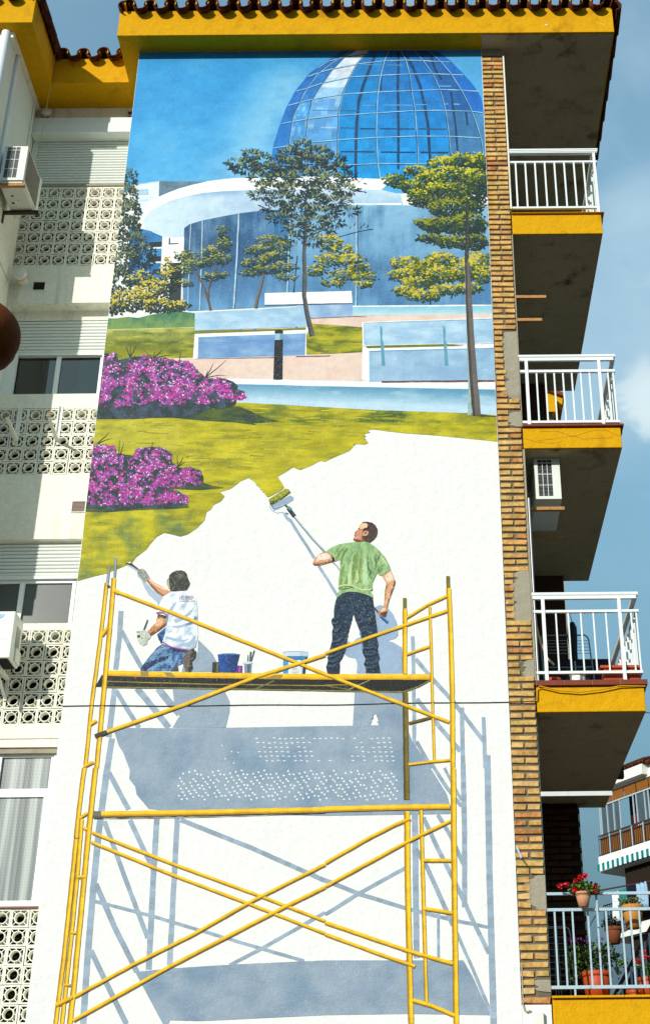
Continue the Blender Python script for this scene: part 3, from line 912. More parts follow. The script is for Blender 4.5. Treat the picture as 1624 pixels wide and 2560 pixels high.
q = MB(); q.box(-4.16, -4.125, .42, .926, 6.59, 6.625); q.box(-4.16, -4.125, .90, .926, 6.38, 6.59); q.build('arm', M['ac_white'], t)
q = MB(); q.tube([(-4.142, .45, 6.60), (-4.142, .91, 6.40)], .014, 6); q.build('brace', M['ac_white'], t)

a3 = ac_unit('ac_unit', 'air conditioner with white guard hanging in the shade below the third floor balcony', 1.212, 1.482, .20, .93, 8.235, 8.71)
ac_guard(a3, 1.212, 1.482, .20, 8.235, 8.71)
angle_bracket('orange rusty bracket bar under the air conditioner in the right hand shade', 1.11, 1.50, .22, 8.145, M['rust'], .02)
angle_bracket('dark rusty bracket bar deeper in the shade under the right hand air conditioner', 1.11, 1.54, .88, 8.15, M['rust'], .02)
angle_bracket('upper of two empty rusty bracket bars on the side wall below the top balcony', 1.09, 1.43, .03, 10.66, M['rust'], .02, group='empty rusty bracket bars')
angle_bracket('lower of two empty rusty bracket bars on the side wall below the top balcony', 1.09, 1.37, .03, 10.355, M['rust'], .02, group='empty rusty bracket bars')

# empty wall brackets in front of the second lattice
def empty_bracket(x, label):
    t = thing('wall_bracket', label, 'bracket', (x, FY, 9.4), 'empty white brackets on the lattice')
    piece('upright', t, M['ac_white'], (x - .022, x - .016, FY - .035, FY - .005, 9.36, 9.86), (x - .022, x + .022, FY - .01, FY - .005, 9.36, 9.86))
    q = MB(); q.add([(x - .018, .50, 9.47), (x + .018, .50, 9.47), (x + .018, FY - .012, 9.40), (x - .018, FY - .012, 9.40), (x - .018, .50, 9.475), (x + .018, .50, 9.475), (x + .018, FY - .012, 9.44), (x - .018, FY - .012, 9.44)],
                    [(0,1,5,4),(1,2,6,5),(2,3,7,6),(3,0,4,7),(0,3,2,1),(4,5,6,7)])
    q.build('arm', M['ac_white'], t)
    q = MB(); q.box(x - .02, x + .02, .485, .50, 9.462, 9.482); q.build('rusty_tip', M['rust'], t)
    for z in (9.42, 9.55, 9.68, 9.80):
        q = MB(); q.lathe((x, FY - .0101, z), [(.006, 0), (.0005, 0)], 8)
        o = q.build('bolt_hole', M['dark'], t)
empty_bracket(-4.415, 'left one of two empty white steel brackets over the second lattice')
empty_bracket(-3.965, 'right one of two empty white steel brackets over the second lattice')

# cables
q = MB(); pts = []
for i in range(30):
    t_ = i / 29; x = WL + (CR - WL) * t_; pts.append((x, -.008, 5.985 + .012 * math.sin(t_ * 3.1) * -1 + .004 * math.sin(t_ * 19)))
q.tube(pts, .0042, 6)
tag(q.build('cable', M['cable_dark']), 'thin dark cable strung level across the white lower part of the mural wall', 'cable')
q = MB(); q.tube([(CR, -.012, 5.985), (1.10, -.02, 6.0), (1.105, -.02, 6.10), (1.13, -.03, 6.125), (1.3, -.03, 6.08), (1.5, -.03, 6.062), (1.7, -.03, 6.085), (1.88, -.025, 6.12), (2.12, -.01, 6.12)], .007, 6)
tag(q.build('cable', M['cable_yellow']), 'ochre painted cable looping along the front of the second floor balcony slab', 'cable')
q = MB(); pts = []
for i in range(24):
    t_ = i / 23; a = Vector((-4.47, .40, 14.74)); b_ = Vector((-4.66, .86, 13.5))
    p_ = a.lerp(b_, t_); p_.x += .03 * math.sin(t_ * 3.14) * (1 - t_); p_.y -= .02 * math.sin(t_ * 5); pts.append(p_)
q.tube(pts, .0035, 5)
tag(q.build('cable', M['cable_pale']), 'thin pale cable hanging from the ochre eave corner past the top shutter', 'cable')
q = MB(); q.tube([(1.6, 6.0, 8.05), (3.2, 6.0, 7.97), (6.0, 6.0, 8.1)], .006, 5)
tag(q.build('cable', M['cable_dark']), 'dark overhead wire crossing the sky right of the second floor balcony', 'cable')
# white downpipe beside the pier with loose cable and junction box
q = MB(); q.tube([(1.125, .03, 6.2), (1.125, .03, 8.15)], .014, 8)
tag(q.build('drain_pipe', M['wire']), 'thin grey pipe running down beside the brick pier below the air conditioner', 'pipe')
t = thing('junction_box', 'small white junction box on the wall at the foot of the brick pier', 'electrical box', (.97, 0, 3.1))
piece('box_body', t, M['white_plastic'], (.92, 1.02, -.045, .003, 3.10, 3.235), bevel=.006)
piece('lid', t, M['white_plastic'], (.925, 1.015, -.053, -.046, 3.105, 3.23), bevel=.003)
q = MB(); q.tube([(.855, -.004, 3.62), (.852, -.006, 3.30), (.862, -.012, 3.255), (.88, -.012, 3.24), (.90, -.012, 3.25), (.92, -.012, 3.245)], .007, 6)
tag(q.build('cable', M['cement']), 'short grey cable bending into the white junction box', 'cable')
t = thing('iron_strap', 'grey iron strap with pointed end fixed to the lower part of the brick pier', 'strap', (.89, -.01, 4.5))
q = MB(); q.add([(.845,-.012,4.62),(.862,-.012,4.625),(.897,-.014,4.535),(.882,-.014,4.525),(.845,-.004,4.62),(.862,-.004,4.625),(.897,-.006,4.535),(.882,-.006,4.525)], [(0,1,2,3)[::-1],(4,5,6,7),(0,4,5,1),(1,5,6,2),(2,6,7,3),(3,7,4,0)])
q.build('plate', M['blue_metal'], t)
q = MB(); q.tube([(.889, -.012, 4.53), (.94, -.03, 4.455)], [.006, .004], 6); q.build('hook', M['brown_metal'], t)

# ---- second floor balcony contents
q = MB(); pts = [Vector((1.135, .10, 6.95)), Vector((1.14, .10, 6.78)), Vector((1.175, .12, 6.62)), Vector((1.235, .15, 6.47)), Vector((1.315, .18, 6.40))]
out = []
for a, b_ in zip(pts, pts[1:]):
    for k in range(5): out.append(a.lerp(b_, k / 5))
q.tube(out, .011, 8)
tag(q.build('hose', M['hose']), 'cream plastic hose curling down behind the left post of the second floor railing', 'hose')
def drying_rack(label, fx, y, z0, z1, x0, x1, lean=.35):
    t = thing('drying_rack', label, 'drying rack', ((x0 + x1) / 2, y, z0))
    def P(u, v): return (x0 + (x1 - x0) * u, y + lean * v, z0 + (z1 - z0) * v)
    q = MB(); q.tube([P(0, 0), P(0, .92), P(.02, .97), P(.07, 1), P(.93, 1), P(.98, .97), P(1, .92), P(1, 0)], .009, 6); q.build('frame', M['wire'], t)
    for i in range(5):
        v = .72 + i * .05; q = MB(); q.tube([P(0, v), P(1, v - .01)], .0035, 4); q.build('wire', M['wire'], t)
    q = MB(); q.tube([P(0, .5), P(1, .5)], .006, 5); q.tube([P(0, .12), P(1, .12)], .006, 5); q.build('cross_bar', M['wire'], t)
    for i in range(9):
        u = .06 + i * .11; q = MB(); q.tube([P(u, .5), P(u - .04, .03)], .003, 4); q.build('rod', M['brown_metal'], t)
drying_rack('folded wire drying rack leaning on the dark screen of the second floor balcony', 0, 1.75, 6.62, 7.52, 1.36, 1.90)
t = thing('folded_parasol', 'black folded parasol hanging from the drying rack on the second floor balcony', 'parasol', (1.66, 1.5, 6.9))
q = MB(); q.tube([(1.66, 1.5, 7.42), (1.655, 1.5, 7.36), (1.65, 1.5, 7.25), (1.655, 1.5, 7.08), (1.665, 1.5, 6.98)], [.02, .05, .055, .04, .03], 9); q.build('canopy', M['black'], t)
q = MB(); q.tube([(1.62, 1.5, 7.50), (1.61, 1.5, 7.54), (1.63, 1.5, 7.56), (1.66, 1.5, 7.42)], .005, 5); q.tube([(1.66, 1.5, 7.0), (1.66, 1.5, 6.85)], .009, 6); q.build('handle', M['wire'], t)
t = thing('wire_basket', 'green wire basket stand behind the second floor railing', 'basket', (1.62, 1.0, 6.5))
for z in (6.56, 6.68): q = MB(); q.tube([(1.62 + .11*math.cos(a), 1.0 + .11*math.sin(a), z) for a in [i*math.pi/8 for i in range(17)]], .004, 4); q.build('hoop', M['green_wire'], t)
for i in range(8): a = i*math.pi/4; q = MB(); q.tube([(1.62 + .11*math.cos(a), 1.0 + .11*math.sin(a), 6.46), (1.62 + .11*math.cos(a), 1.0 + .11*math.sin(a), 6.68)], .003, 4); q.build('upright', M['green_wire'], t)
def pot(name, label, c, rt, rb_, h, mat, group=None, rim=.02):
    t = thing(name, label, 'flower pot', c, group)
    q = MB(); q.lathe(c, [(.001, 0), (rb_, 0), (rt, h - rim * 1.6), (rt * .98, h - rim*1.5), (rt * .9, h - rim*1.5)], 28); q.build('pot_body', mat, t)
    q = MB(); q.lathe(c, [(rt * .99, h - rim * 1.7), (rt * 1.08, h - rim * 1.6), (rt * 1.08, h), (rt * .94, h), (rt * .92, h - rim)], 28); q.build('rim', mat, t)
    q = MB(); q.lathe(c, [(rt * .95, h - rim), (.001, h - rim * .8)], 16); q.build('soil', M['soil'], t)
    return t
pot('flower_pot', 'cracked white plastic pot standing behind the second floor railing', (1.53, .3, 6.205), .07, .085, .16, M['white_plastic'])
pot('flower_pot', 'orange bowl shaped pot in the left corner of the second floor balcony', (1.29, .25, 6.205), .07, .05, .09, M['pot'])
t = thing('planter_box', 'long terracotta planter box on the right of the second floor balcony edge', 'planter', (1.93, .12, 6.2))
piece('box_body', t, M['pot'], (1.75, 2.09, .07, .22, 6.195, 6.33), bevel=.01)
piece('rim', t, M['pot'], (1.72, 2.11, .05, .24, 6.331, 6.36), bevel=.006)
for i in range(9): piece('rib', t, M['pot'], (1.77 + i * .035, 1.776 + i * .035, .064, .07, 6.2, 6.325))
# red side cheek where tiles meet the rail on floor 2, dark awning case on floor 3
t = thing('awning_case', 'dark brown rolled awning lying on the floor of the third floor balcony', 'awning', (1.6, 1.1, 9.0))
q = MB(); q.tube([(1.25, 1.3, 9.11), (1.98, 1.0, 9.08)], .05, 10); q.build('roll', M['brown_metal'], t)
q = MB(); q.tube([(1.2, 1.5, 9.16), (1.9, 1.2, 9.15)], .02, 8); q.build('rail', M['wire'], t)

# ---- flat bar and first floor balcony contents
q = MB(); q.box(1.09, 1.735, -.004, .016, 5.085, 5.125)
tag(q.build('awning_bar', simple('flaking white bar', (206, 208, 200), .5, .4, 0, .15)), 'flaking white flat bar spanning the first floor opening under the ceiling', 'bar')

def leaf_quad(q, c, L, wd, col, rnd):
    d = Vector((rnd.gauss(0, 1), rnd.gauss(0, 1), rnd.gauss(.2, .8))).normalized()
    s_ = d.cross(Vector((rnd.gauss(0, 1), rnd.gauss(0, 1), rnd.gauss(0, 1)))).normalized() * wd
    n_ = d.cross(s_).normalized() * wd * .3
    c = Vector(c); a = c; b_ = c + d * L; mid = c + d * L * .5
    q.add([a, mid + s_ + n_, b_, mid - s_ + n_, mid], [(0, 4, 1), (1, 4, 2), (2, 4, 3), (3, 4, 0)], col)
def leaves(parent, name, c, rad, n, L, wd, cols, seed, spread=1.0):
    rnd = random.Random(seed); q = MB()
    for i in range(n):
        d = Vector((rnd.gauss(0, 1), rnd.gauss(0, 1), rnd.gauss(0, 1))).normalized() * (rnd.random() ** .45)
        p_ = (c[0] + d.x * rad[0], c[1] + d.y * rad[1], c[2] + d.z * rad[2])
        leaf_quad(q, p_, L * rnd.uniform(.6, 1.2), wd * rnd.uniform(.7, 1.2), lin(rnd.choice(cols)), rnd)
    return q.build(name, M['leaf'], parent)
GREENS = [(42, 72, 24), (58, 92, 28), (82, 112, 36), (30, 50, 22), (104, 124, 40)]
REDS = [(200, 14, 26), (224, 24, 36), (160, 8, 18), (235, 50, 50)]
def flower_head(parent, c, r_, seed, cols=REDS, n=46):
    leaves(parent, 'flower_head', c, (r_, r_, r_ * .85), n, .018, .009, cols, seed)
t = pot('geranium_pot', 'red geranium in a pale clay pot hung on the first floor rail', (1.405, -.075, 4.085), .062, .042, .125, M['clay'])
leaves(t, 'foliage', (1.42, -.06, 4.24), (.13, .09, .06), 330, .036, .018, GREENS, 5)
for i, (x, z, r_) in enumerate([(1.205, 4.262, .032), (1.265, 4.275, .014), (1.345, 4.30, .024), (1.385, 4.33, .026), (1.43, 4.345, .03), (1.33, 4.225, .022), (1.37, 4.21, .018), (1.505, 4.25, .026), (1.51, 4.21, .016)]):
    flower_head(t, (x, -.10, z), r_, 50 + i)
    q = MB(); q.tube([(1.41, -.075, 4.20), (x * .5 + .70, -.09, z - .02), (x, -.10, z)], .002, 4); q.build('stem', M['bark'], t)
q = MB(); q.tube([(1.405 + .068*math.cos(a), -.075 + .068*math.sin(a), 4.19) for a in [i*math.pi/8 for i in range(17)]], .004, 5); q.build('hanger_ring', M['brown_metal'], t)

t = pot('bougainvillea_pot', 'large orange plastic pot with a straggling purple bougainvillea behind the first floor rail', (1.525, .34, 3.37), .128, .10, .24, M['pot'], None, .025)
q = MB(); q.lathe((1.525, .34, 3.362), [(.15, 0), (.16, .018), (.10, .010)], 28); q.build('saucer', M['pot'], t)
leaves(t, 'foliage', (1.53, .38, 3.74), (.24, .16, .13), 620, .036, .014, GREENS + [(30, 44, 22)] * 3, 11)  # extra dark leaves put the plant's partial shade into its colour
leaves(t, 'foliage', (1.33, .36, 3.70), (.09, .10, .17), 120, .034, .012, GREENS, 12)
leaves(t, 'foliage', (1.74, .36, 3.68), (.08, .10, .12), 90, .034, .012, GREENS, 13)
for i, (x, z) in enumerate([(1.27, 3.885), (1.305, 3.87), (1.36, 3.875), (1.40, 3.88), (1.55, 3.87), (1.59, 3.875), (1.585, 4.13), (1.44, 3.86)]):
    flower_head(t, (x, .26, z), .012, 80 + i, [(150, 40, 150), (176, 70, 170), (120, 30, 120)], 12)
q = MB(); q.tube([(1.50, .34, 3.6), (1.46, .32, 3.85), (1.49, .30, 4.0), (1.53, .28, 4.06), (1.585, .26, 4.13)], .004, 5)
rnd = random.Random(4)
for i in range(9): q.tube([(1.52, .34, 3.6), (1.52 + rnd.uniform(-.14, .14), .36 + rnd.uniform(-.1, .1), 3.72), (1.52 + rnd.uniform(-.26, .26), .36, 3.7 + rnd.uniform(0, .2))], .003, 4)
q.build('branch', M['bark'], t)
t = pot('geranium_pot', 'second red geranium in an orange pot standing on the first floor balcony', (1.965, .22, 3.37), .095, .07, .17, M['pot'])
leaves(t, 'foliage', (1.95, .2, 3.60), (.09, .08, .06), 90, .04, .014, GREENS, 21)
for i, (x, z) in enumerate([(1.86, 3.68), (1.90, 3.66), (1.935, 3.71), (1.93, 3.745), (1.985, 3.70)]): flower_head(t, (x, .18, z), .02, 90 + i, REDS, 26)
pot('flower_pot', 'low orange pot tucked beside the geranium behind the first floor rail', (1.84, .3, 3.37), .07, .06, .08, M['pot'])
t = pot('flower_pot', 'dark clay pot with drooping plant hung in the shade behind the rail', (1.78, .9, 3.95), .07, .05, .15, simple('brown clay', (120, 66, 38), .8, .2))
leaves(t, 'foliage', (1.76, .9, 4.13), (.09, .07, .07), 170, .035, .014, [(20, 32, 18), (28, 42, 22)], 31)
q = MB(); q.tube([(1.84, .9, 4.05), (1.96, .8, 4.08)], .006, 5); q.build('holder', M['brown_metal'], t)
t = pot('flower_pot', 'large tan pot hung beside the stair railing behind the first floor rail', (1.90, .45, 4.0), .092, .062, .20, simple('tan clay', (190, 128, 52), .7, .3, 0, .1), None, .03)
leaves(t, 'foliage', (1.88, .45, 4.23), (.13, .08, .05), 170, .035, .010, [(60, 84, 40), (110, 124, 60), (90, 70, 50)], 33)
q = MB(); q.tube([(1.90 + .096*math.cos(a), .45 + .096*math.sin(a), 4.145) for a in [i*math.pi/8 for i in range(17)]], .005, 5); q.build('hanger_ring', M['brown_metal'], t)
t = thing('drying_rack', 'upright wire drying rack standing behind the first floor rail beside the pier', 'drying rack', (1.26, .6, 3.37))
q = MB(); q.tube([(1.12, .6, 4.05), (1.30, .6, 4.05), (1.335, .6, 4.03), (1.345, .6, 3.98), (1.36, .6, 3.37)], .006, 6)
q.tube([(1.12, .66, 4.05), (1.285, .66, 4.05), (1.31, .66, 4.02), (1.33, .66, 3.37)], .005, 6); q.build('frame', M['wire'], t)
for i in range(8): q = MB(); q.tube([(1.12, .62, 3.58 + i * .055), (1.32 + .0 * i, .62, 3.58 + i * .055)], .0028, 4); q.build('wire', M['wire'], t)
for i in range(3): q = MB(); q.tube([(1.20 + i * .014, .6, 4.03), (1.19 + i * .025, .6, 3.4)], .003, 4); q.build('rod', M['wire'], t)

# ---- stair railing behind the first floor balcony
t = thing('stair_railing', 'blue grey stair railing climbing behind the first floor balcony flower pots', 'railing', (2.2, 2.6, 3.4))
q = MB(); q.tube([(1.86, 2.9, 3.55), (2.6, 2.3, 4.75)], .022, 6); q.build('hand_rail', M['brown_metal'], t)
q = MB(); q.add([(1.88, 3.3, 3.4), (2.9, 3.3, 3.4), (2.9, 3.3, 5.0), (1.88, 3.3, 3.5), (1.88, 3.4, 3.4), (2.9, 3.4, 3.4), (2.9, 3.4, 5.0), (1.88, 3.4, 3.5)], [(0,1,2,3),(7,6,5,4),(3,2,6,7),(0,3,7,4)])
q.build('dark_backing', simple('dark stair side', (40, 38, 38), .8, .2), t)  # dark slab added as a dark background behind the balusters
me = MB().box(-.010, .010, -.010, .010, -1.0, 0).mesh('baluster', M['blue_metal'])
for i in range(16):
    u = i / 15; inst('baluster', me, (1.88 + .72 * u, 2.88 - .58 * u, 3.60 + 1.13 * u), t)

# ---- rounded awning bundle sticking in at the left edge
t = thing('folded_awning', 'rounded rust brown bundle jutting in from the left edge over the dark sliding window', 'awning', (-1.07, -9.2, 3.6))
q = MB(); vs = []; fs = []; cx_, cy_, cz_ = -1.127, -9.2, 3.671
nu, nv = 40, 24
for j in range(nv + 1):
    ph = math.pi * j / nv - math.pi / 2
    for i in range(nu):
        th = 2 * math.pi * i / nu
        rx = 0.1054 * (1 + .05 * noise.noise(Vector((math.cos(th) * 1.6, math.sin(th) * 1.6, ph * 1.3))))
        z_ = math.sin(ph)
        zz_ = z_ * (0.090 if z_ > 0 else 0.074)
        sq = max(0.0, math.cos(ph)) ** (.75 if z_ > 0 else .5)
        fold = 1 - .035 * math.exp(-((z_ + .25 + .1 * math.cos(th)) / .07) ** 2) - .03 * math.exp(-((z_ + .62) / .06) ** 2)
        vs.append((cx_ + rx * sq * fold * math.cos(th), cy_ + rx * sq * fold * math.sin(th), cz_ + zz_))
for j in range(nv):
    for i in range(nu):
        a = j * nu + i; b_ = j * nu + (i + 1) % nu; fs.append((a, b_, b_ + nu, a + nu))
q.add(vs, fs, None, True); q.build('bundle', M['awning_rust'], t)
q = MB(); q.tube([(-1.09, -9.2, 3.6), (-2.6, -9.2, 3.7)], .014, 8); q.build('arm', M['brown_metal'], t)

# ================================================================== BUILDINGS BEHIND
t = thing('neighbour_house', 'small ochre gabled corner with red ridge tiles seen through the third floor railing', 'building', (3.3, 14, 0))
q = MB(); q.add([(2.4,14,17.88),(3.12,14,17.88),(3.12,14,18.22),(3.28,14,18.06),(3.30,14,18.24),(2.4,14,18.62)], [(0,1,2,3,4,5)])
q.add([(2.4,18,17.88),(3.12,18,17.88),(3.12,18,18.22),(3.28,18,18.06),(3.30,18,18.24),(2.4,18,18.62)], [(5,4,3,2,1,0)])
q.add([(3.12,14,17.88),(3.12,18,17.88),(3.12,18,18.22),(3.12,14,18.22),(3.28,14,18.06),(3.28,18,18.06),(3.30,14,18.24),(3.30,18,18.24)], [(0,1,2,3),(3,2,5,4),(4,5,7,6)])
q.build('gable', M['yellow'], t)
q = MB(); q.box(2.0, 3.10, 14.2, 18, 0, 17.88); q.build('wall', M['cement'], t)
q = MB()
q.add([(2.4,13.9,18.62),(3.34,13.9,18.235),(3.34,18,18.235),(2.4,18,18.62),(2.4,13.9,18.70),(3.34,13.9,18.315),(3.34,18,18.315),(2.4,18,18.70)], [(0,1,2,3)[::-1],(4,5,6,7),(0,1,5,4),(1,2,6,5)])
q.build('roof', M['red_tile'], t)

FO = Vector((6.48, 37.45, 0)); FE = Vector((.552, -.834, 0)); FN = Vector((-.834, -.552, 0))
def fbox(q, u0, u1, d0, d1, z0, z1):
    c = []
    for z in (z0, z1):
        for (u, d) in ((u0, d1), (u1, d1), (u1, d0), (u0, d0)):
            p_ = FO + FE * u + FN * d; c.append((p_.x, p_.y, z))
    q.add(c, [(0,3,2,1),(4,5,6,7),(0,1,5,4),(1,2,6,5),(2,3,7,6),(3,0,4,7)])
    return q
T2 = thing('neighbour_block', 'white apartment block at the lower right with glazed balcony, brown railing and striped awning', 'building', (7.5, 37, 0))
def fpiece(name, mat, boxes, parent=T2):
    q = MB()
    for b_ in boxes: fbox(q, *b_)
    return q.build(name, mat, parent)
WW = M['white_wall']
fpiece('eave', WW, [(.82, 2.85, -2.5, .25, 15.9, 16.26)])
fpiece('eave', WW, [(2.85, 7.0, -2.5, -.05, 15.93, 16.30)])
q = MB()
for i in range(12):
    u = .9 + i * .185; a = FO + FE * u + FN * .30; b_ = FO + FE * u - FN * .5
    q = MB(); q.tube([(a.x, a.y, 16.36), (b_.x, b_.y, 16.62)], .085, 8); q.build('roof_tile', M['tile'], T2)
fpiece('roof', M['tile'], [(.82, 7, -2.5, .2, 16.262, 16.34)])
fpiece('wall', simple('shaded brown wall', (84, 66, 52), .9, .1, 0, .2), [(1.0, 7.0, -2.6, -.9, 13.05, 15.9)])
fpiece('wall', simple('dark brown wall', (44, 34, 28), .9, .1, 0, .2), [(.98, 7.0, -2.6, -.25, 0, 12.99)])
fpiece('balcony_slab', WW, [(-.03, 7.0, -2.4, .06, 13.28, 13.58), (0, 7, -2.4, .02, 13.0, 13.05)])
fpiece('balcony_slab', WW, [(.08, 7.0, -2.4, .02, 10.62, 10.98)])
fpiece('transom', WW, [(0.16, 7, -.08, .0, 15.82, 15.9)])
for i in range(5): fpiece('transom_panel', M['wood'], [(.2 + i * .66, .80 + i * .66, -.06, -.03, 15.44, 15.82)])
fpiece('window_frame', M['blue_metal'], [(.12, 7, -.06, .01, 15.37, 15.42), (.12, 7, -.06, .01, 14.30, 14.34)] + [(u, u + .03, -.05, .0, 14.36, 15.37) for u in (.12, .20, .52, .88, 1.22, 1.95, 2.12, 2.55, 2.75, 3.2)])
g2 = simple('grey window glass', (74, 86, 90), .08, .8, 0, .4, 0, 2)
for (a, b_) in ((.20, .52), (.56, .88), (.92, 1.22), (2.16, 2.55), (2.6, 2.75)): fpiece('pane', g2, [(a + .03, b_, -.035, -.025, 14.36, 15.37)])
fpiece('curtain', M['red_curtain'], [(1.26, 1.95, -.75, -.7, 14.36, 14.95)])
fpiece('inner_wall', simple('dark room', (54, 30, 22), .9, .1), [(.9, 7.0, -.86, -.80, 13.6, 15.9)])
fpiece('white_sheet', M['cloth_white'], [(1.7, 2.9, -.45, -.40, 14.3, 15.0)])
for i in range(5): fpiece('railing_panel', M['wood'], [(.05 + i * .60, .60 + i * .60, -.06, -.03, 13.60, 14.26)])
fpiece('rail', M['brown_metal'], [(0, 7, 0, .03, 14.31, 14.345), (0, 7, 0, .03, 14.19, 14.215), (0, 7, 0, .03, 13.62, 13.65)])
fpiece('railing_bar', M['brown_metal'], [(.0 + i * .1, .014 + i * .1, .005, .02, 13.58, 14.31) for i in range(30)])
for i in range(5): fpiece('railing_post', M['blue_metal'], [(.6 + i * .6, .635 + i * .6, .015, .04, 13.56, 14.31)])
q = MB()
for i in range(22):
    a = .02 + i * .13
    z1 = 13.29; z0 = 13.04 - (.02 if i % 2 else 0)
    fpiece('awning_stripe', M['awning_green'] if i % 2 == 0 else M['cloth_white'], [(a, a + .13, .16, .18, z0, z1)])
fpiece('awning_roll', M['cloth_white'], [(.02, 2.9, .05, .17, 13.24, 13.30)])
fpiece('railing', M['black'], [(0, 5, 0, .03, 11.83, 11.865), (0, 5, 0, .02, 11.68, 11.70), (0, 5, 0, .02, 11.02, 11.05)] + [(i * .11, .016 + i * .11, .0, .016, 11.0, 11.83) for i in range(34)])
q = MB(); a = FO + FE * .35 + FN * .6; b_ = FO + FE * 3.2 + FN * .5
q.tube([(a.x, a.y, 12.24), (b_.x, b_.y, 12.06)], .03, 5)
tag(q.build('washing_line', M['brown_metal']), 'dark pole with washing line sticking out from the lower floor of the white neighbour block', 'washing line')
for nm, mt, u0, u1, z0, z1, lb in (('towel', 'cloth_white', 1.12, 1.46, 11.4, 12.4, 'white towel hanging at the left end of the washing line'),
                                   ('towel', 'cloth_teal', 1.48, 1.88, 11.5, 12.42, 'teal towel hanging second on the washing line'),
                                   ('trousers', 'cloth_navy', 1.92, 2.34, 11.75, 12.45, 'navy trousers hanging on the washing line right of the teal towel'),
                                   ('shirt', 'cloth_blue', 2.38, 2.9, 11.6, 12.45, 'pale blue shirt hanging at the right end of the washing line')):
    q = MB(); vs = []; fs = []; n = 12
    for i in range(n + 1):
        u = u0 + (u1 - u0) * i / n
        for j in range(6):
            zz_ = z1 - (z1 - z0) * j / 5; dd = .55 + .04 * math.sin(i * 1.3 + j * .5)
            p_ = FO + FE * (u + .02 * math.sin(j)) + FN * dd; vs.append((p_.x, p_.y, zz_ - .36))
    for i in range(n):
        for j in range(5): a = i * 6 + j; fs.append((a, a + 1, a + 7, a + 6))
    q.add(vs, fs, None, True); o = q.build(nm, M[mt]); so = o.modifiers.new('thickness', 'SOLIDIFY'); so.thickness = .01
    tag(o, lb, 'laundry')
for i, (u, lb) in enumerate(((.35, 'dark pot with a small shrub at the left end of the neighbour block lower balcony'), (1.0, 'green potted shrub in the middle of the neighbour block lower balcony'))):
    p_ = FO + FE * u - FN * .3
    t = pot('flower_pot', lb, (p_.x, p_.y, 10.99), .2, .15, .35, M['brown_metal'])
    leaves(t, 'foliage', (p_.x, p_.y, 11.5), (.25, .25, .2), 120, .16, .05, [(40, 60, 30), (60, 80, 34)], 60 + i)

# ================================================================== THE MURAL (flat paint on the end wall)
MU = thing('mural', 'large painted mural of two painters on a yellow scaffold under a glass dome', 'mural', (-1.2, -.002, 3))
def cvt(ox, oy, s):
    return lambda pts: [((ox + x / s) * .9409, (oy + y / s) * .9409) for x, y in pts]
G_ = lambda pts: [tuple(p_) for p_ in pts]
ZA, ZB_ = cvt(300, 120, 3.002), cvt(740, 120, 3.002)
ZC, ZD = cvt(260, 400, 3.002), cvt(740, 560, 3.002)
ZE, ZF = cvt(200, 780, 3.002), cvt(600, 900, 3.002)
ZK, ZT = cvt(300, 1390, 5.992), cvt(760, 1290, 5.875)
ZBK, ZR = cvt(500, 1580, 5.093), cvt(640, 1180, 5.992)
Z5, Z6 = cvt(0, 1280, 1.8818), cvt(812, 1280, 1.8818)
Z7, Z8 = cvt(0, 1920, 1.8818), cvt(812, 1920, 1.8818)
rm = random.Random(21)
def nz(x, y, s=1.0, k=0): return noise.fractal(Vector((x * s, y * s, k * 7.3)), 1.0, 2.0, 4)

def inside(poly):
    def f(x, y):
        c = False; n = len(poly)
        for i in range(n):
            x1, y1 = poly[i]; x2, y2 = poly[(i + 1) % n]
            if (y1 > y) != (y2 > y) and x < (x2 - x1) * (y - y1) / (y2 - y1) + x1: c = not c
        return c
    return f
def clip_axis(poly, ax, lim, keep_ge):
    out = []
    n = len(poly)
    for i in range(n):
        p_, q_ = poly[i], poly[(i + 1) % n]
        a = (p_[ax] - lim) * (1 if keep_ge else -1); b_ = (q_[ax] - lim) * (1 if keep_ge else -1)
        if a >= 0: out.append(p_)
        if (a >= 0) != (b_ >= 0):
            t = a / (a - b_); out.append((p_[0] + (q_[0] - p_[0]) * t, p_[1] + (q_[1] - p_[1]) * t))
    return out
def clean(poly):
    out = []
    for p_ in poly:
        if not out or abs(p_[0] - out[-1][0]) + abs(p_[1] - out[-1][1]) > 1e-5: out.append(p_)
    while len(out) > 1 and abs(out[0][0] - out[-1][0]) + abs(out[0][1] - out[-1][1]) < 1e-5: out.pop()
    return out
XMIN, XMAX, ZMAX = WL + .003, WR - .006, EZ - .004
WHITEK = .93
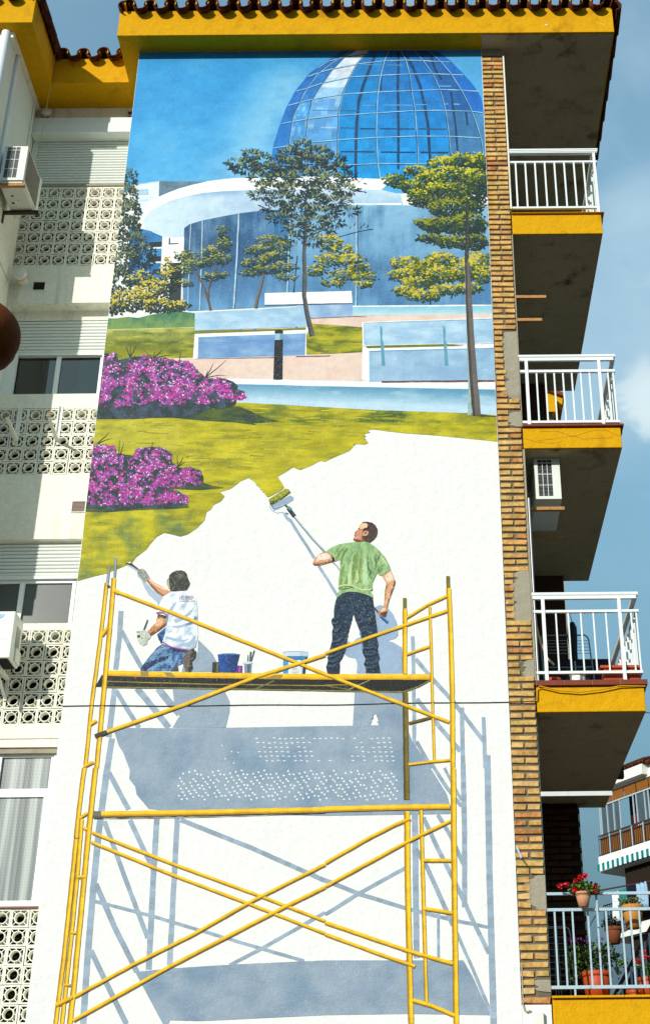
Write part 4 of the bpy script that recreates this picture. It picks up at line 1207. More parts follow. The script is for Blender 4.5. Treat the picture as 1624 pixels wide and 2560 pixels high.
class Art:
    """a part of the mural: flat coloured shapes a fraction of a millimetre proud of the wall"""
    def __init__(s, y, dy=.00004): s.q = MB(); s.y = y; s.dy = dy
    def raw(s, pts, col):
        w_ = [wall_pt(*p_) for p_ in pts]
        w_ = clip_axis(w_, 0, XMIN, True); w_ = clip_axis(w_, 0, XMAX, False) if w_ else w_; w_ = clip_axis(w_, 1, ZMAX, False) if w_ else w_
        w_ = clean(w_)
        if len(w_) < 3: return
        area = sum(w_[i][0] * w_[(i+1) % len(w_)][1] - w_[(i+1) % len(w_)][0] * w_[i][1] for i in range(len(w_)))
        if abs(area) < 1e-9: return
        if area < 0: w_ = w_[::-1]
        # facing the street (-Y)
        s.q.add([(x, -s.y, z) for x, z in w_], [tuple(range(len(w_)))], tuple(v * WHITEK for v in lin(col)))
    def poly(s, pts, col): s.raw(pts, col); s.y += s.dy
    def fill(s, pts, fn, cs=8.0):
        """shape filled cell by cell with colours from fn(gx, gy)"""
        xs = [p_[0] for p_ in pts]; ys = [p_[1] for p_ in pts]
        csx, csy = (cs, cs) if isinstance(cs, (int, float)) else cs
        y = min(ys)
        while y < max(ys):
            strip = clip_axis(clip_axis(pts, 1, y, True), 1, y + csy, False) if True else pts
            if len(strip) >= 3:
                sx = [p_[0] for p_ in strip]; x = min(xs) + math.floor((min(sx) - min(xs)) / csx) * csx
                while x < max(sx):
                    cell = clip_axis(strip, 0, x, True)
                    if len(cell) >= 3: cell = clip_axis(cell, 0, x + csx, False)
                    if len(cell) >= 3: s.raw(cell, fn(x + csx / 2, y + csy / 2))
                    x += csx
            y += csy
        s.y += s.dy
    def bar(s, pts, w0, col, lo=None, hi=None, w1=None, wob=.35):
        """a painted bar with a lit core, a darker lower edge and slightly unsteady sides"""
        w1 = w1 or w0
        P = []
        for a, b_ in zip(pts, pts[1:]):
            L = math.hypot(b_[0] - a[0], b_[1] - a[1]); n = max(1, int(L / 14))
            for i in range(n): P.append((a[0] + (b_[0] - a[0]) * i / n, a[1] + (b_[1] - a[1]) * i / n))
        P.append(pts[-1])
        up = []; dn = []; n = len(P)
        for i, p_ in enumerate(P):
            a = P[max(0, i - 1)]; b_ = P[min(n - 1, i + 1)]
            dx, dy = b_[0] - a[0], b_[1] - a[1]; L = math.hypot(dx, dy) or 1; nx, ny = -dy / L, dx / L
            w_ = (w0 + (w1 - w0) * i / max(1, n - 1)) / 2
            up.append((p_[0] - nx * (w_ + rm.uniform(-wob, wob)), p_[1] - ny * (w_ + rm.uniform(-wob, wob))))
            dn.append((p_[0] + nx * (w_ + rm.uniform(-wob, wob)), p_[1] + ny * (w_ + rm.uniform(-wob, wob))))
        for i in range(n - 1):
            c = col if not callable(col) else col(P[i])
            j = rm.uniform(.93, 1.05)
            c = tuple(v * j for v in c)
            s.raw([up[i], up[i+1], dn[i+1], dn[i]], c)
            if lo:
                m0 = tuple(up[i][k] * .36 + dn[i][k] * .64 for k in (0, 1)); m1 = tuple(up[i+1][k] * .36 + dn[i+1][k] * .64 for k in (0, 1))
                e0 = tuple(up[i][k] * .1 + dn[i][k] * .9 for k in (0, 1)); e1 = tuple(up[i+1][k] * .1 + dn[i+1][k] * .9 for k in (0, 1))
                s.y += s.dy; s.raw([m0, m1, dn[i+1], dn[i]], mixc3(c, lo, .55)); s.y += s.dy; s.raw([e0, e1, dn[i+1], dn[i]], lo); s.y -= 2 * s.dy
            if hi:
                m0 = tuple(up[i][k] * .80 + dn[i][k] * .20 for k in (0, 1)); m1 = tuple(up[i+1][k] * .80 + dn[i+1][k] * .20 for k in (0, 1))
                k0 = tuple(up[i][k] * .62 + dn[i][k] * .38 for k in (0, 1)); k1 = tuple(up[i+1][k] * .62 + dn[i+1][k] * .38 for k in (0, 1))
                s.y += s.dy; s.raw([m0, m1, k1, k0], mixc3(c, hi, .6)); s.y -= s.dy
        s.y += s.dy * (3 if lo else 1)
    def done(s, name, label=None):
        o = s.q.build(name, M['paint'], MU)
        if label: o['label'] = label
        return o
    def foliage(s, blobs, n, L, wd, cols, band=.0009, lean=0.0, seed=1, sq=.5, light=(-.25, -1), jit=.22, angs=None, clipf=None, gam=1.9):
        """leaf-shaped brush marks; blobs are (x, y, rx, ry); cols run from the shaded to the sunlit leaf"""
        r_ = random.Random(seed)
        wts = [b_[2] * b_[3] for b_ in blobs]; tot = sum(wts)
        y0 = s.y; items = []
        if n < 20: n = n * tot * 3.14 / (L * wd)
        for b_, w_ in zip(blobs, wts):
            for i in range(int(n * w_ / tot)):
                a = r_.random() * 2 * math.pi; rr = r_.random() ** sq
                # ragged edge
                edge = 1 + .22 * noise.noise(Vector((b_[0] * .1 + math.cos(a) * 2.2, b_[1] * .1 + math.sin(a) * 2.2, seed)))
                x = b_[0] + math.cos(a) * rr * b_[2] * edge; y = b_[1] + math.sin(a) * rr * b_[3] * edge
                if clipf and not clipf(x, y): continue
                h = ((x - b_[0]) / b_[2] * light[0] + (y - b_[1]) / b_[3] * light[1]) * .5 + .5
                h = h + r_.gauss(0, jit) + .25 * nz(x, y, .03, seed)
                items.append((r_.random() * .5 + h * .5, x, y, h, math.atan2((y - b_[1]) / b_[3], (x - b_[0]) / b_[2])))
        items.sort()
        for k_, (o_, x, y, h, an_) in enumerate(items):
            h = max(0, min(.999, h)) ** gam; f = h * (len(cols) - 1); i = int(f); c = mixc3(cols[i], cols[min(i + 1, len(cols) - 1)], f - i)
            an = (r_.gauss(0, .55) + (math.pi if r_.random() < .5 else 0)) if angs != 'radial' else an_ + r_.gauss(0, .5)
            ll = L * r_.uniform(.55, 1.25); ww = wd * r_.uniform(.6, 1.2)
            dx, dy = math.cos(an), math.sin(an)
            s.y = y0 + band * k_ / max(1, len(items))
            s.raw([(x, y), (x + dx * ll * .45 - dy * ww, y + dy * ll * .45 + dx * ww), (x + dx * ll, y + dy * ll), (x + dx * ll * .45 + dy * ww, y + dy * ll * .45 - dx * ww)], c)
        s.y = y0 + band + s.dy

# ---- sky
A = Art(.0006)
def skyc(x, y):
    c = mixc3((42, 150, 212), (84, 176, 226), min(1, max(0, (y - 130) / 330)))
    gl = math.exp(-((x - 640 + (y - 260) * .55) / 75) ** 2) * max(0, min(1, (y - 130) / 60)) * .75
    c = mixc3(c, (140, 196, 226), gl)
    n_ = nz(x, y * 1.5, .009, 1) * .42 + nz(x, y * 2.2, .035, 2) * .16
    c = mixc3(c, (120, 190, 228), max(0, n_ * .75)); c = mixc3(c, (22, 116, 184), max(0, -n_ * .75))
    if x > 1040: c = mixc3(c, (120, 180, 220), .4)
    return c
A.fill([(326, 116), (1138, 112), (1150, 455), (870, 455), (640, 452), (283, 452), (296, 370)], skyc, 5)
A.done('painted_sky')

# ---- glass dome
A = Art(.0012)
def xs_at(line, y):
    if y <= line[0][1]: a, b_ = line[0], line[1]
    elif y >= line[-1][1]: a, b_ = line[-2], line[-1]
    else:
        for a, b_ in zip(line, line[1:]):
            if a[1] <= y <= b_[1]: break
    return a[0] + (b_[0] - a[0]) * (y - a[1]) / ((b_[1] - a[1]) or 1)
OL = [(240, 92), (179, 130), (100, 190), (79, 215), (-11, 330), (-81, 460), (-131, 600), (-171, 730), (-191, 850), (-196, 985)]
OR = [(1080, 40), (1150, 90), (1240, 180), (1330, 280), (1385, 370), (1402, 450), (1408, 520), (1416, 640), (1424, 760), (1430, 980)]
OLt = [(340, 20)] + OL; ORt = [(1040, 20)] + OR
RB_ = [[(420, 20), (270, 110), (157, 200), (59, 340), (-21, 520), (-46, 690), (-55, 985)],
       [(450, 20), (370, 65), (270, 170), (185, 290), (120, 400), (90, 540), (75, 690), (70, 985)],
       [(550, 20), (460, 115), (400, 225), (350, 340), (320, 490), (312, 690), (314, 985)],
       [(695, 20), (660, 95), (635, 200), (612, 340), (603, 480), (600, 660), (612, 870), (628, 985)],
       [(780, 20), (820, 90), (850, 200), (865, 320), (890, 460), (905, 660), (915, 870), (920, 985)],
       [(880, 20), (950, 95), (1025, 195), (1080, 320), (1120, 470), (1145, 650), (1158, 800), (1165, 985)],
       [(985, 20), (1090, 110), (1160, 195), (1240, 320), (1310, 460), (1350, 570), (1390, 700), (1420, 985)]]
lines = [OLt] + RB_ + [ORt]
def pane_col(k, y):
    t = (y - 20) / 950
    if k == 0: c = mixc3((22, 102, 182), (28, 126, 202), t)
    elif k == 1: c = mixc3((24, 108, 186), (60, 150, 212), t) if y < 400 else (66, 150, 214)
    elif k == 2:
        c = (214, 226, 238) if y < 215 else (190, 212, 232) if y < 290 else (150, 194, 226) if y < 370 else (96, 160, 214) if y < 520 else (82, 154, 212)
    elif k == 3: c = mixc3((16, 120, 190), (4, 150, 218), t)
    elif k == 4: c = mixc3((10, 106, 182), (6, 152, 222), t)
    elif k == 5: c = mixc3((10, 102, 180), (6, 150, 220), t)
    elif k == 6: c = mixc3((24, 92, 162), (30, 104, 170), t) if y < 470 else (52, 112, 162) if y < 660 else (62, 122, 172)
    else: c = (18, 104, 190) if y < 480 else (66, 130, 180)
    return c
for k in range(8):
    y = 20
    while y < 985:
        y2 = y + 12
        a0, a1, b0, b1 = xs_at(lines[k], y), xs_at(lines[k], y2), xs_at(lines[k+1], y), xs_at(lines[k+1], y2)
        if b0 - a0 > 1:
            nn = 5
            for i in range(nn):
                u0, u1 = i / nn, (i + 1) / nn
                xx = a0 + (b0 - a0) * u0
                c = pane_col(k, y); j = 1 + .10 * nz(xx, y, .012, k + 3) + .06 * nz(xx, y * .25, .06, k)
                if k == 2 and y > 370: c = mixc3(c, (176, 212, 234), max(0, nz(xx * 1.6, y * .12, .05, 9)) * 1.1)
                if k in (1,) and y > 400: c = mixc3(c, (160, 204, 232), max(0, nz(xx * 1.6, y * .12, .05, 8)))
                c = tuple(v * j for v in c)
                A.raw(ZB_([(a0 + (b0-a0)*u0, y), (a0 + (b0-a0)*u1, y), (a1 + (b1-a1)*u1, y2), (a1 + (b1-a1)*u0, y2)]), c)
        y = y2
A.y += A.dy
SC = .9409 / 3.002
dk = (14, 62, 104)
for pts, w_ in (([(590, 60), (545, 170), (500, 290), (470, 400), (455, 560), (448, 700), (446, 970)], 22), ([(768, 30), (762, 300), (766, 600), (765, 912)], 20),
                ([(830, 60), (880, 160), (930, 290), (960, 420), (985, 560), (995, 700), (1003, 850)], 22), ([(1010, 60), (1040, 160), (1090, 240)], 20),
                ([(1160, 330), (1180, 470), (1195, 600), (1210, 780)], 16), ([(1270, 470), (1285, 580)], 16), ([(640, 200), (632, 330)], 12)):
    A.bar(ZB_(pts), w_ * SC, dk, wob=.3)
for (x0, x1, y, w_, c) in ((330, 450, 600, 6, (30, 70, 110)), (480, 595, 606, 10, (16, 60, 110)), (625, 890, 607, 10, (16, 60, 110)), (915, 1125, 608, 10, (30, 74, 116)),
                     (335, 590, 778, 12, (20, 66, 110)), (635, 895, 782, 12, (24, 62, 104)), (930, 1140, 784, 14, (18, 56, 100)), (500, 590, 430, 8, (90, 150, 190)),
                     (650, 870, 428, 7, (110, 160, 196)), (895, 980, 424, 7, (100, 156, 196)), (1110, 1140, 420, 6, (120, 180, 210)), (1180, 1225, 421, 7, (130, 190, 215)),
                     (1070, 1160, 286, 6, (110, 180, 215)), (330, 470, 470, 8, (20, 100, 150)), (120, 310, 468, 8, (60, 140, 190)), (185, 300, 598, 5, (190, 214, 230)), (480, 650, 125, 5, (80, 150, 200)), (690, 800, 128, 5, (90, 160, 206))):
    A.bar(ZB_([(x0, y), (x1, y + 2)]), w_ * SC, c, wob=.2)
par = [[(165, 150), (240, 100), (370, 66), (540, 40)],
       [(90, 215), (180, 182), (280, 155), (460, 120), (660, 97), (830, 91), (950, 95), (1060, 102), (1150, 106)],
       [(0, 325), (90, 300), (210, 260), (400, 218), (640, 205), (850, 195), (1020, 193), (1160, 199), (1250, 203)],
       [(-60, 432), (20, 410), (130, 382), (345, 347), (610, 330), (865, 320), (1080, 312), (1240, 317), (1370, 326)],
       [(-111, 570), (0, 548), (100, 530), (320, 506), (605, 487), (890, 470), (1120, 468), (1320, 476), (1400, 486)],
       [(-171, 752), (-30, 730), (80, 710), (315, 690), (600, 672), (905, 662), (1150, 663), (1385, 675)],
       [(315, 874), (400, 878), (600, 868), (915, 868), (1000, 870)]]
for p_ in par:
    A.bar([(x, y + 1.2) for x, y in ZB_(p_)], 2.0, (20, 66, 116), wob=.3); A.bar(ZB_(p_), 1.7, (150, 200, 226), wob=.35)
for i, l_ in enumerate(RB_):
    A.bar([(x - 1.0, y) for x, y in ZB_(l_)], 2.0, (16, 44, 76), wob=.3)
    A.bar([(x + .5, y) for x, y in ZB_(l_)], 1.5 if i != 3 else 2.4, (140, 190, 222), wob=.4)
A.done('painted_dome', 'painted blue glass dome with white glazing bars')

# ---- round building under the dome
A = Art(.0020)
W1 = (244, 246, 240)
A.poly(ZC([(225, 185), (415, 162), (415, 300), (330, 420), (225, 420)]), (226, 236, 240))
A.poly(ZC([(252, 224), (334, 220), (334, 262), (252, 266)]), (140, 186, 212)); A.poly(ZC([(258, 232), (328, 228), (328, 256), (258, 260)]), (176, 206, 222))
A.bar(ZC([(245, 312), (330, 300)]), 4, (186, 212, 226)); A.bar(ZC([(235, 186), (420, 160)]), 2.5, (180, 206, 220)); A.bar(ZC([(420, 160), (760, 164)]), 2.2, (96, 150, 190))
def greyb(x, y): return mixc3((84, 112, 132), (112, 140, 158), .5 + nz(x, y, .05, 3))
A.fill(ZC([(415, 160), (755, 166), (700, 215), (412, 275)]), greyb, 5)
# far left glazing below the roof
def blw(x, y): return mixc3((26, 102, 160), (60, 140, 190), .5 + 1.1 * nz(x, y, .03, 5))
A.fill(ZC([(190, 500), (300, 520), (445, 560), (435, 950), (190, 950)]), blw, 5)
for (x0, y0, x1, y1) in ((340, 618, 436, 656), (332, 728, 430, 765)):
    A.poly(ZC([(x0, y0), (x1, y0 - 6), (x1, y1 - 4), (x0, y1)]), (34, 44, 50)); A.poly(ZC([(x0 - 5, y1), (x1, y1 - 3), (x1, y1 + 9), (x0 - 6, y1 + 13)]), (232, 240, 240))
A.poly(ZC([(370, 820), (425, 820), (425, 860), (360, 856)]), (40, 56, 66))
A.poly(ZC([(440, 560), (602, 575), (600, 720), (585, 780), (490, 790), (495, 870), (480, 880), (425, 860)]), W1)
A.poly(ZC([(487, 775), (585, 770), (575, 1100), (470, 1100), (478, 880), (497, 878)]), (46, 58, 62))
A.poly(ZC([(474, 880), (497, 882), (490, 1060), (468, 1060)]), (226, 238, 240))
A.poly(ZC([(488, 585), (498, 585), (498, 626), (560, 624), (560, 632), (486, 636)]), (52, 62, 70))
# glass drum
def drum(x, y):
    t = (x - 430) / 720; v = (y - 470) / 260
    if x < 680:
        c = mixc3((40, 80, 116), (46, 98, 148), min(1, t * 2.4)); c = mixc3(c, (96, 150, 192), max(0, min(1, (v - .55) * 2.6)))
        if 640 < x < 680 and v < .5: c = mixc3(c, (30, 110, 160), .5)
    else:
        c = mixc3((138, 186, 214), (78, 132, 176), max(0, min(1, v * 1.1)))
    n_ = nz(x, y, .014, 11) + .4 * nz(x * 2.4, y * .5, .03, 12)
    c = mixc3(c, (132, 178, 208), max(0, n_ * .7)); c = mixc3(c, (44, 92, 136), max(0, -n_ * .55))
    return c
top = ZC([(603, 512), (640, 482), (740, 452), (900, 420), (1010, 400), (1130, 385), (1400, 366)]) + ZB_([(400, 1180), (640, 1182), (800, 1182), (1450, 1182)])
A.fill(top + ZD([(1478, 612)]) + ZD([(0, 615)]) + ZC([(640, 1135), (590, 1120)]), drum, 5)
for pts, w_ in ((ZC([(652, 478), (640, 760), (630, 1080)]), 3.2), (ZC([(740, 455), (730, 800), (718, 1130)]), 3.6), (ZC([(1012, 400), (995, 760), (972, 1118)]), 5.2), (ZC([(1400, 368), (1385, 700), (1374, 1000)]), 4.2), (ZD([(450, -180), (452, 200), (448, 618)]), 5.0)):
    A.bar([(x + w_ * .35, y) for x, y in pts], w_ * .8, (24, 50, 76)); A.bar(pts, w_ * .75, (164, 198, 216))
# soffit
def sof(x, y):
    t = (x - 330) / 350
    c = mixc3((214, 232, 240), (168, 196, 220), max(0, min(1, t * 1.2)))
    c = mixc3(c, (126, 166, 202), max(0, min(1, 1 - (y - (430 + (max(0, 640 - x) * .11)) ) / 26)) * (1 if x > 420 else .45))
    c = mixc3(c, (206, 226, 236), max(0, nz(x, y, .02, 14)))
    return c
outer = ZC([(300, 445), (330, 400), (400, 350), (500, 305), (620, 270), (750, 245), (900, 232), (1080, 225), (1330, 222)])
inner = ZC([(1400, 368), (1130, 387), (1010, 402), (900, 422), (740, 454), (640, 484), (603, 512), (600, 575), (530, 585), (440, 575), (370, 545), (310, 505), (292, 472)])
A.fill(outer + inner, sof, 5)
def sof2(x, y): return mixc3((196, 218, 234), (150, 188, 216), max(0, min(1, (y - 450) / 38)) * .8 + .3 * nz(x, y, .03, 4))
A.fill(ZC([(1330, 222)]) + ZB_([(400, 1058), (640, 1066), (780, 1100), (800, 1182), (600, 1180), (380, 1180)]) + ZC([(1400, 368)]), sof2, 5)
A.bar(ZB_([(360, 1172), (560, 1174), (790, 1172)]), 4.5, (234, 242, 244))
# white roof edge
A.poly(ZC([(292, 470), (284, 440), (300, 375), (340, 325), (400, 283), (480, 247), (560, 217), (650, 191), (780, 161), (900, 144), (1010, 136), (1200, 134)]) + ZB_([(100, 965), (300, 972), (480, 978), (660, 985), (700, 1010), (640, 1066), (500, 1063), (400, 1056)]) +
       ZC([(1330, 224), (1080, 228), (900, 235), (750, 248), (620, 273), (500, 308), (400, 353), (330, 403), (300, 448)]), W1)
A.done('painted_building', 'painted white round building with glass drum under the dome')

# ---- paths, kerbs, grass strips
A = Art(.0032)
def hedge(x, y): return mixc3((64, 118, 86), (120, 150, 84), max(0, min(1, (y - 735) / 34)) + .8 * nz(x, y, .05, 21))
A.fill(ZC([(20, 1190), (90, 1190), (180, 1178), (260, 1186), (340, 1165), (430, 1150), (520, 1122), (600, 1140), (685, 1150), (685, 1262), (20, 1280)]), hedge, 4)
def grass1(x, y):
    v = (y - 768) / 100
    c = mixc3((188, 190, 104), (112, 122, 32), min(1, v * 2.6)) if v < .36 else mixc3((98, 110, 26), (176, 166, 14), min(1, (v - .36) * 2.0))
    return mixc3(mixc3(c, (214, 206, 70), max(0, nz(x * .4, y * 1.8, .05, 22)) * .8), (64, 84, 34), max(0, -nz(x * .4, y * 1.8, .045, 23)) * .9)
A.fill(ZC([(20, 1272), (680, 1258), (690, 1300), (670, 1490), (640, 1500), (560, 1520), (20, 1520), (-40, 1500)]), grass1, 4)
A.bar(ZC([(20, 1276), (350, 1266), (680, 1258)]), 1.5, (212, 204, 130))
pk = (232, 206, 190)
def pinkf(x, y): return mixc3(pk, (224, 188, 168), max(0, nz(x, y, .025, 31)) * .8)
A.fill(ZD([(60, 700), (540, 690), (1478, 672), (1480, 735), (495, 775), (130, 755)]), pinkf, 7)
def kerbw(x, y): return mixc3((140, 196, 214), (206, 224, 224), max(0, min(1, (y - 725) / 20)))
A.fill(ZD([(400, 618), (1478, 608), (1478, 676), (430, 690)]), kerbw, 4)
A.bar(ZD([(400, 619), (1478, 611)]), 3.2, (240, 244, 238))
def grass2(x, y):
    c = mixc3((140, 144, 22), (186, 176, 22), .5 + 1.1 * nz(x * .5, y * 2, .05, 33)); return mixc3(c, (60, 76, 16), max(0, -nz(x * .4, y * 1.6, .04, 34)) * 1.5)
A.fill(ZD([(120, 750), (300, 760), (495, 776), (495, 966), (70, 980), (70, 850)]), grass2, 3.5)
A.fill(ZE([(640, 350), (860, 344), (1460, 338)]) + ZD([(70, 985), (495, 965), (500, 1190), (0, 1182)]) + ZE([(1528, 512), (1000, 512), (900, 480), (760, 380)]), pinkf, 7)
A.bar(ZE([(862, 352), (1455, 344)]) , 2.2, (118, 72, 70)); A.bar(ZD([(0, 996), (255, 992)]), 3.0, (132, 84, 78)); A.bar(ZD([(110, 708), (420, 697), (535, 698)]), 3.2, (120, 74, 70), w1=1)
# near kerb: white top, blue face
A.poly(ZE([(980, 500), (1528, 507)]) + ZD([(0, 1174), (500, 1182), (1498, 1198), (1502, 1246), (0, 1217)]) + ZE([(1528, 550), (1060, 540)]), (238, 243, 238))
def blues(x, y):
    v = (y - (904 + (x - 560) * .033)) / 46
    c = mixc3((92, 150, 180), (186, 214, 228), max(0, min(1, v * 1.25)))
    return mixc3(c, (206, 226, 234), max(0, nz(x * .35, y * 1.5, .04, 36)) * .6)
A.fill(ZE([(1060, 541), (1528, 549)]) + ZD([(0, 1214), (700, 1228), (1502, 1243), (1506, 1436), (1280, 1420), (600, 1398), (0, 1364)]) + ZE([(1528, 697), (1180, 680), (1100, 640)]), blues, 4)
A.done('painted_path', 'painted pink path with white kerbs and grass strips')

A = Art(.0040)
A.poly(ZD([(-235, 520), (415, 504), (422, 596), (-235, 612)]), W1); A.bar(ZD([(-235, 612), (0, 606), (420, 598)]), 2.5, (52, 82, 108))
def bl1(x, y): return mixc3((132, 166, 206), (168, 194, 218), .5 + nz(x * .6, y, .04, 41))
A.fill(ZD([(0, 612), (422, 603), (424, 694), (110, 708)]), bl1, 4)
A.done('painted_bench', 'small far white painted bench behind the dark tree trunk')
A = Art(.0040)
def bl2(x, y): return mixc3((150, 188, 216), (186, 214, 230), .5 + .9 * nz(x * .5, y * 1.6, .035, 42))
A.fill(ZC([(682, 1146), (1100, 1124), (1512, 1100), (1522, 1252), (1100, 1268), (682, 1282)]), bl2, 5)
A.poly(ZC([(682, 1284), (1290, 1268), (1512, 1258), (1512, 1278), (682, 1306)]), (128, 124, 12))
for x in (785, 1022, 1132, 1446): A.poly(ZC([(x - 9, 1278 - (x - 785) * .03), (x + 9, 1277 - (x - 785) * .03), (x + 9, 1300 - (x - 785) * .03), (x - 9, 1302 - (x - 785) * .03)]), (92, 120, 140))
A.poly(ZC([(682, 1307), (1516, 1276), (1518, 1470), (668, 1494)]), W1)
def bl3(x, y): return mixc3((98, 142, 192), (138, 174, 208), .42 + .9 * nz(x * .6, y * 1.4, .035, 43))
A.fill(ZC([(709, 1331), (1512, 1302), (1508, 1468), (704, 1492)]), bl3, 5)
A.done('painted_bench', 'left painted bench with pale blue back and blue base')
A = Art(.0040)
A.poly(ZD([(494, 738), (1480, 704), (1484, 897), (498, 917)]), W1)
A.fill(ZD([(508, 745), (1478, 714), (1482, 893), (512, 911)]), bl2, 5)
A.bar(ZD([(508, 745), (1478, 714)]), 1.6, (110, 160, 190)); A.bar(ZD([(508, 745), (512, 911)]), 1.5, (110, 160, 190))
A.poly(ZD([(520, 916), (640, 912), (1130, 902), (1265, 915), (1100, 922), (640, 932), (530, 932)]), (110, 116, 24))
A.poly(ZD([(496, 936), (1490, 912), (1496, 1178), (547, 1188), (494, 1168)]), W1)
A.fill(ZD([(547, 956), (1490, 932), (1494, 1172), (547, 1187)]), lambda x, y: mixc3((134, 172, 202), (164, 196, 218), .5 + .9 * nz(x * .6, y * 1.2, .03, 44)), 5)
A.bar(ZD([(547, 957), (1488, 934)]), 2.4, (96, 150, 180)); A.bar(ZD([(640, 1187), (1000, 1182), (1492, 1178)]), 4.5, (112, 74, 72), w1=4)
for x in (0, 472):
    A.poly(ZD([(628 + x, 770), (640 + x, 768), (648 + x, 800), (644 + x, 860), (656 + x, 900), (668 + x, 1066), (642 + x, 1066), (632 + x, 880)]), (92, 152, 172))
A.done('painted_bench', 'right painted bench with pale blue back and teal brackets')
A = Art(.0044)
A.poly(ZE([(1462, 140), (1492, 134), (1524, 140), (1520, 509), (1486, 512), (1450, 508)]), (26, 32, 38)); A.poly(ZE([(1462, 163), (1525, 163), (1524, 208), (1461, 212)]), (150, 192, 206)); A.poly(ZE([(1500, 163), (1525, 163), (1524, 208), (1500, 209)]), (104, 150, 170))
A.done('painted_bollard', 'painted black bollard lamp before the left bench')

# ---- foreground lawn with its ragged freshly painted edge
A = Art(.0036)
lawn = [(225, 975)] + ZE([(120, 800), (700, 790), (1170, 678), (1320, 686), (1528, 696)]) + ZF([(340, 342), (600, 352), (900, 372), (1200, 378), (1528, 388)]) + ZD([(1280, 1422), (1500, 1436), (1516, 1512)]) + [(1170, 1039)] + \
    ZF([(1525, 572), (1400, 562), (1250, 552), (1100, 535), (990, 520), (960, 530), (972, 545), (935, 556), (932, 590), (962, 622), (935, 636), (855, 630), (848, 652), (820, 682), (760, 708), (690, 738), (632, 766), (602, 756), (540, 790), (452, 826), (430, 820), (398, 805), (340, 842), (282, 876), (318, 930), (330, 960), (300, 985), (212, 1032), (100, 910), (62, 884), (0, 912)]) + \
    ZE([(1168, 1300), (1120, 1330), (1050, 1352), (1086, 1382), (1060, 1420), (1000, 1450), (985, 1480), (950, 1502)]) + Z5([(972, 0), (962, 40), (925, 78), (882, 106), (850, 116), (800, 104), (772, 98), (740, 115), (708, 150), (690, 176), (640, 214), (622, 240), (560, 266), (500, 290), (440, 304), (362, 326), (378, 240)])
def lawnc(x, y):
    c = mixc3((196, 184, 8), (160, 152, 4), .42 + .9 * nz(x * .5, y * 1.5, .03, 51))
    if y < 1000 and x > 560: c = mixc3(c, (66, 92, 30), max(0, .25 + nz(x * .5, y, .02, 52) * 1.6) * (1 if y < 995 else .3))
    if y > 1180: c = mixc3(c, (94, 116, 76), max(0, .12 + 1.2 * nz(x, y, .014, 53)))
    if x < 420 and 990 < y < 1060: c = mixc3(c, (190, 182, 74), .5)
    c = mixc3(c, (214, 198, 30), max(0, nz(x * .5, y * 2.2, .05, 54)) * .6)
    c = mixc3(c, (96, 100, 6), max(0, -nz(x * .4, y * 1.8, .05, 55)) * .55)
    return c
A.fill(lawn, lawnc, (5, 3.2))
# brushed dark streaks in the grass and the shade of the flower beds
y0 = A.y; ks_ = 0; in_lawn = inside(lawn)
for (x, y, w_, l_) in [(rm.uniform(300, 900), rm.uniform(960, 1110), 0, 0) for _ in range(150)]:
    x2_, y2_ = x + rm.uniform(15, 60), y + rm.uniform(-3, 4)
    if in_lawn(x, y) and in_lawn(x2_, y2_) and in_lawn(x2_, y2_ + 4):
        A.bar([(x, y), (x2_, y2_)], rm.uniform(1, 2.6), mixc3((128, 128, 8), (206, 192, 24), rm.random()), wob=.4); ks_ += 1; A.y = y0 + .000008 * ks_ + A.dy
def shade(x, y): return mixc3((40, 62, 48), (82, 96, 30), .5 + 1.2 * nz(x * .5, y * 1.6, .05, 56))
A.fill(ZE([(120, 805), (300, 800), (700, 796), (900, 816), (1150, 830), (1330, 852), (1300, 838), (1500, 824), (1380, 790), (1200, 712), (1050, 700), (120, 700)]), shade, 4)
A.fill(ZE([(40, 1500), (200, 1505), (400, 1490), (700, 1480), (820, 1470), (800, 1420), (700, 1330), (900, 1340), (1090, 1322), (1000, 1305), (900, 1275), (300, 1300), (60, 1400)]), shade, 4)
A.done('painted_lawn', 'painted yellow green lawn with a ragged unfinished edge and a freshly rolled strip')

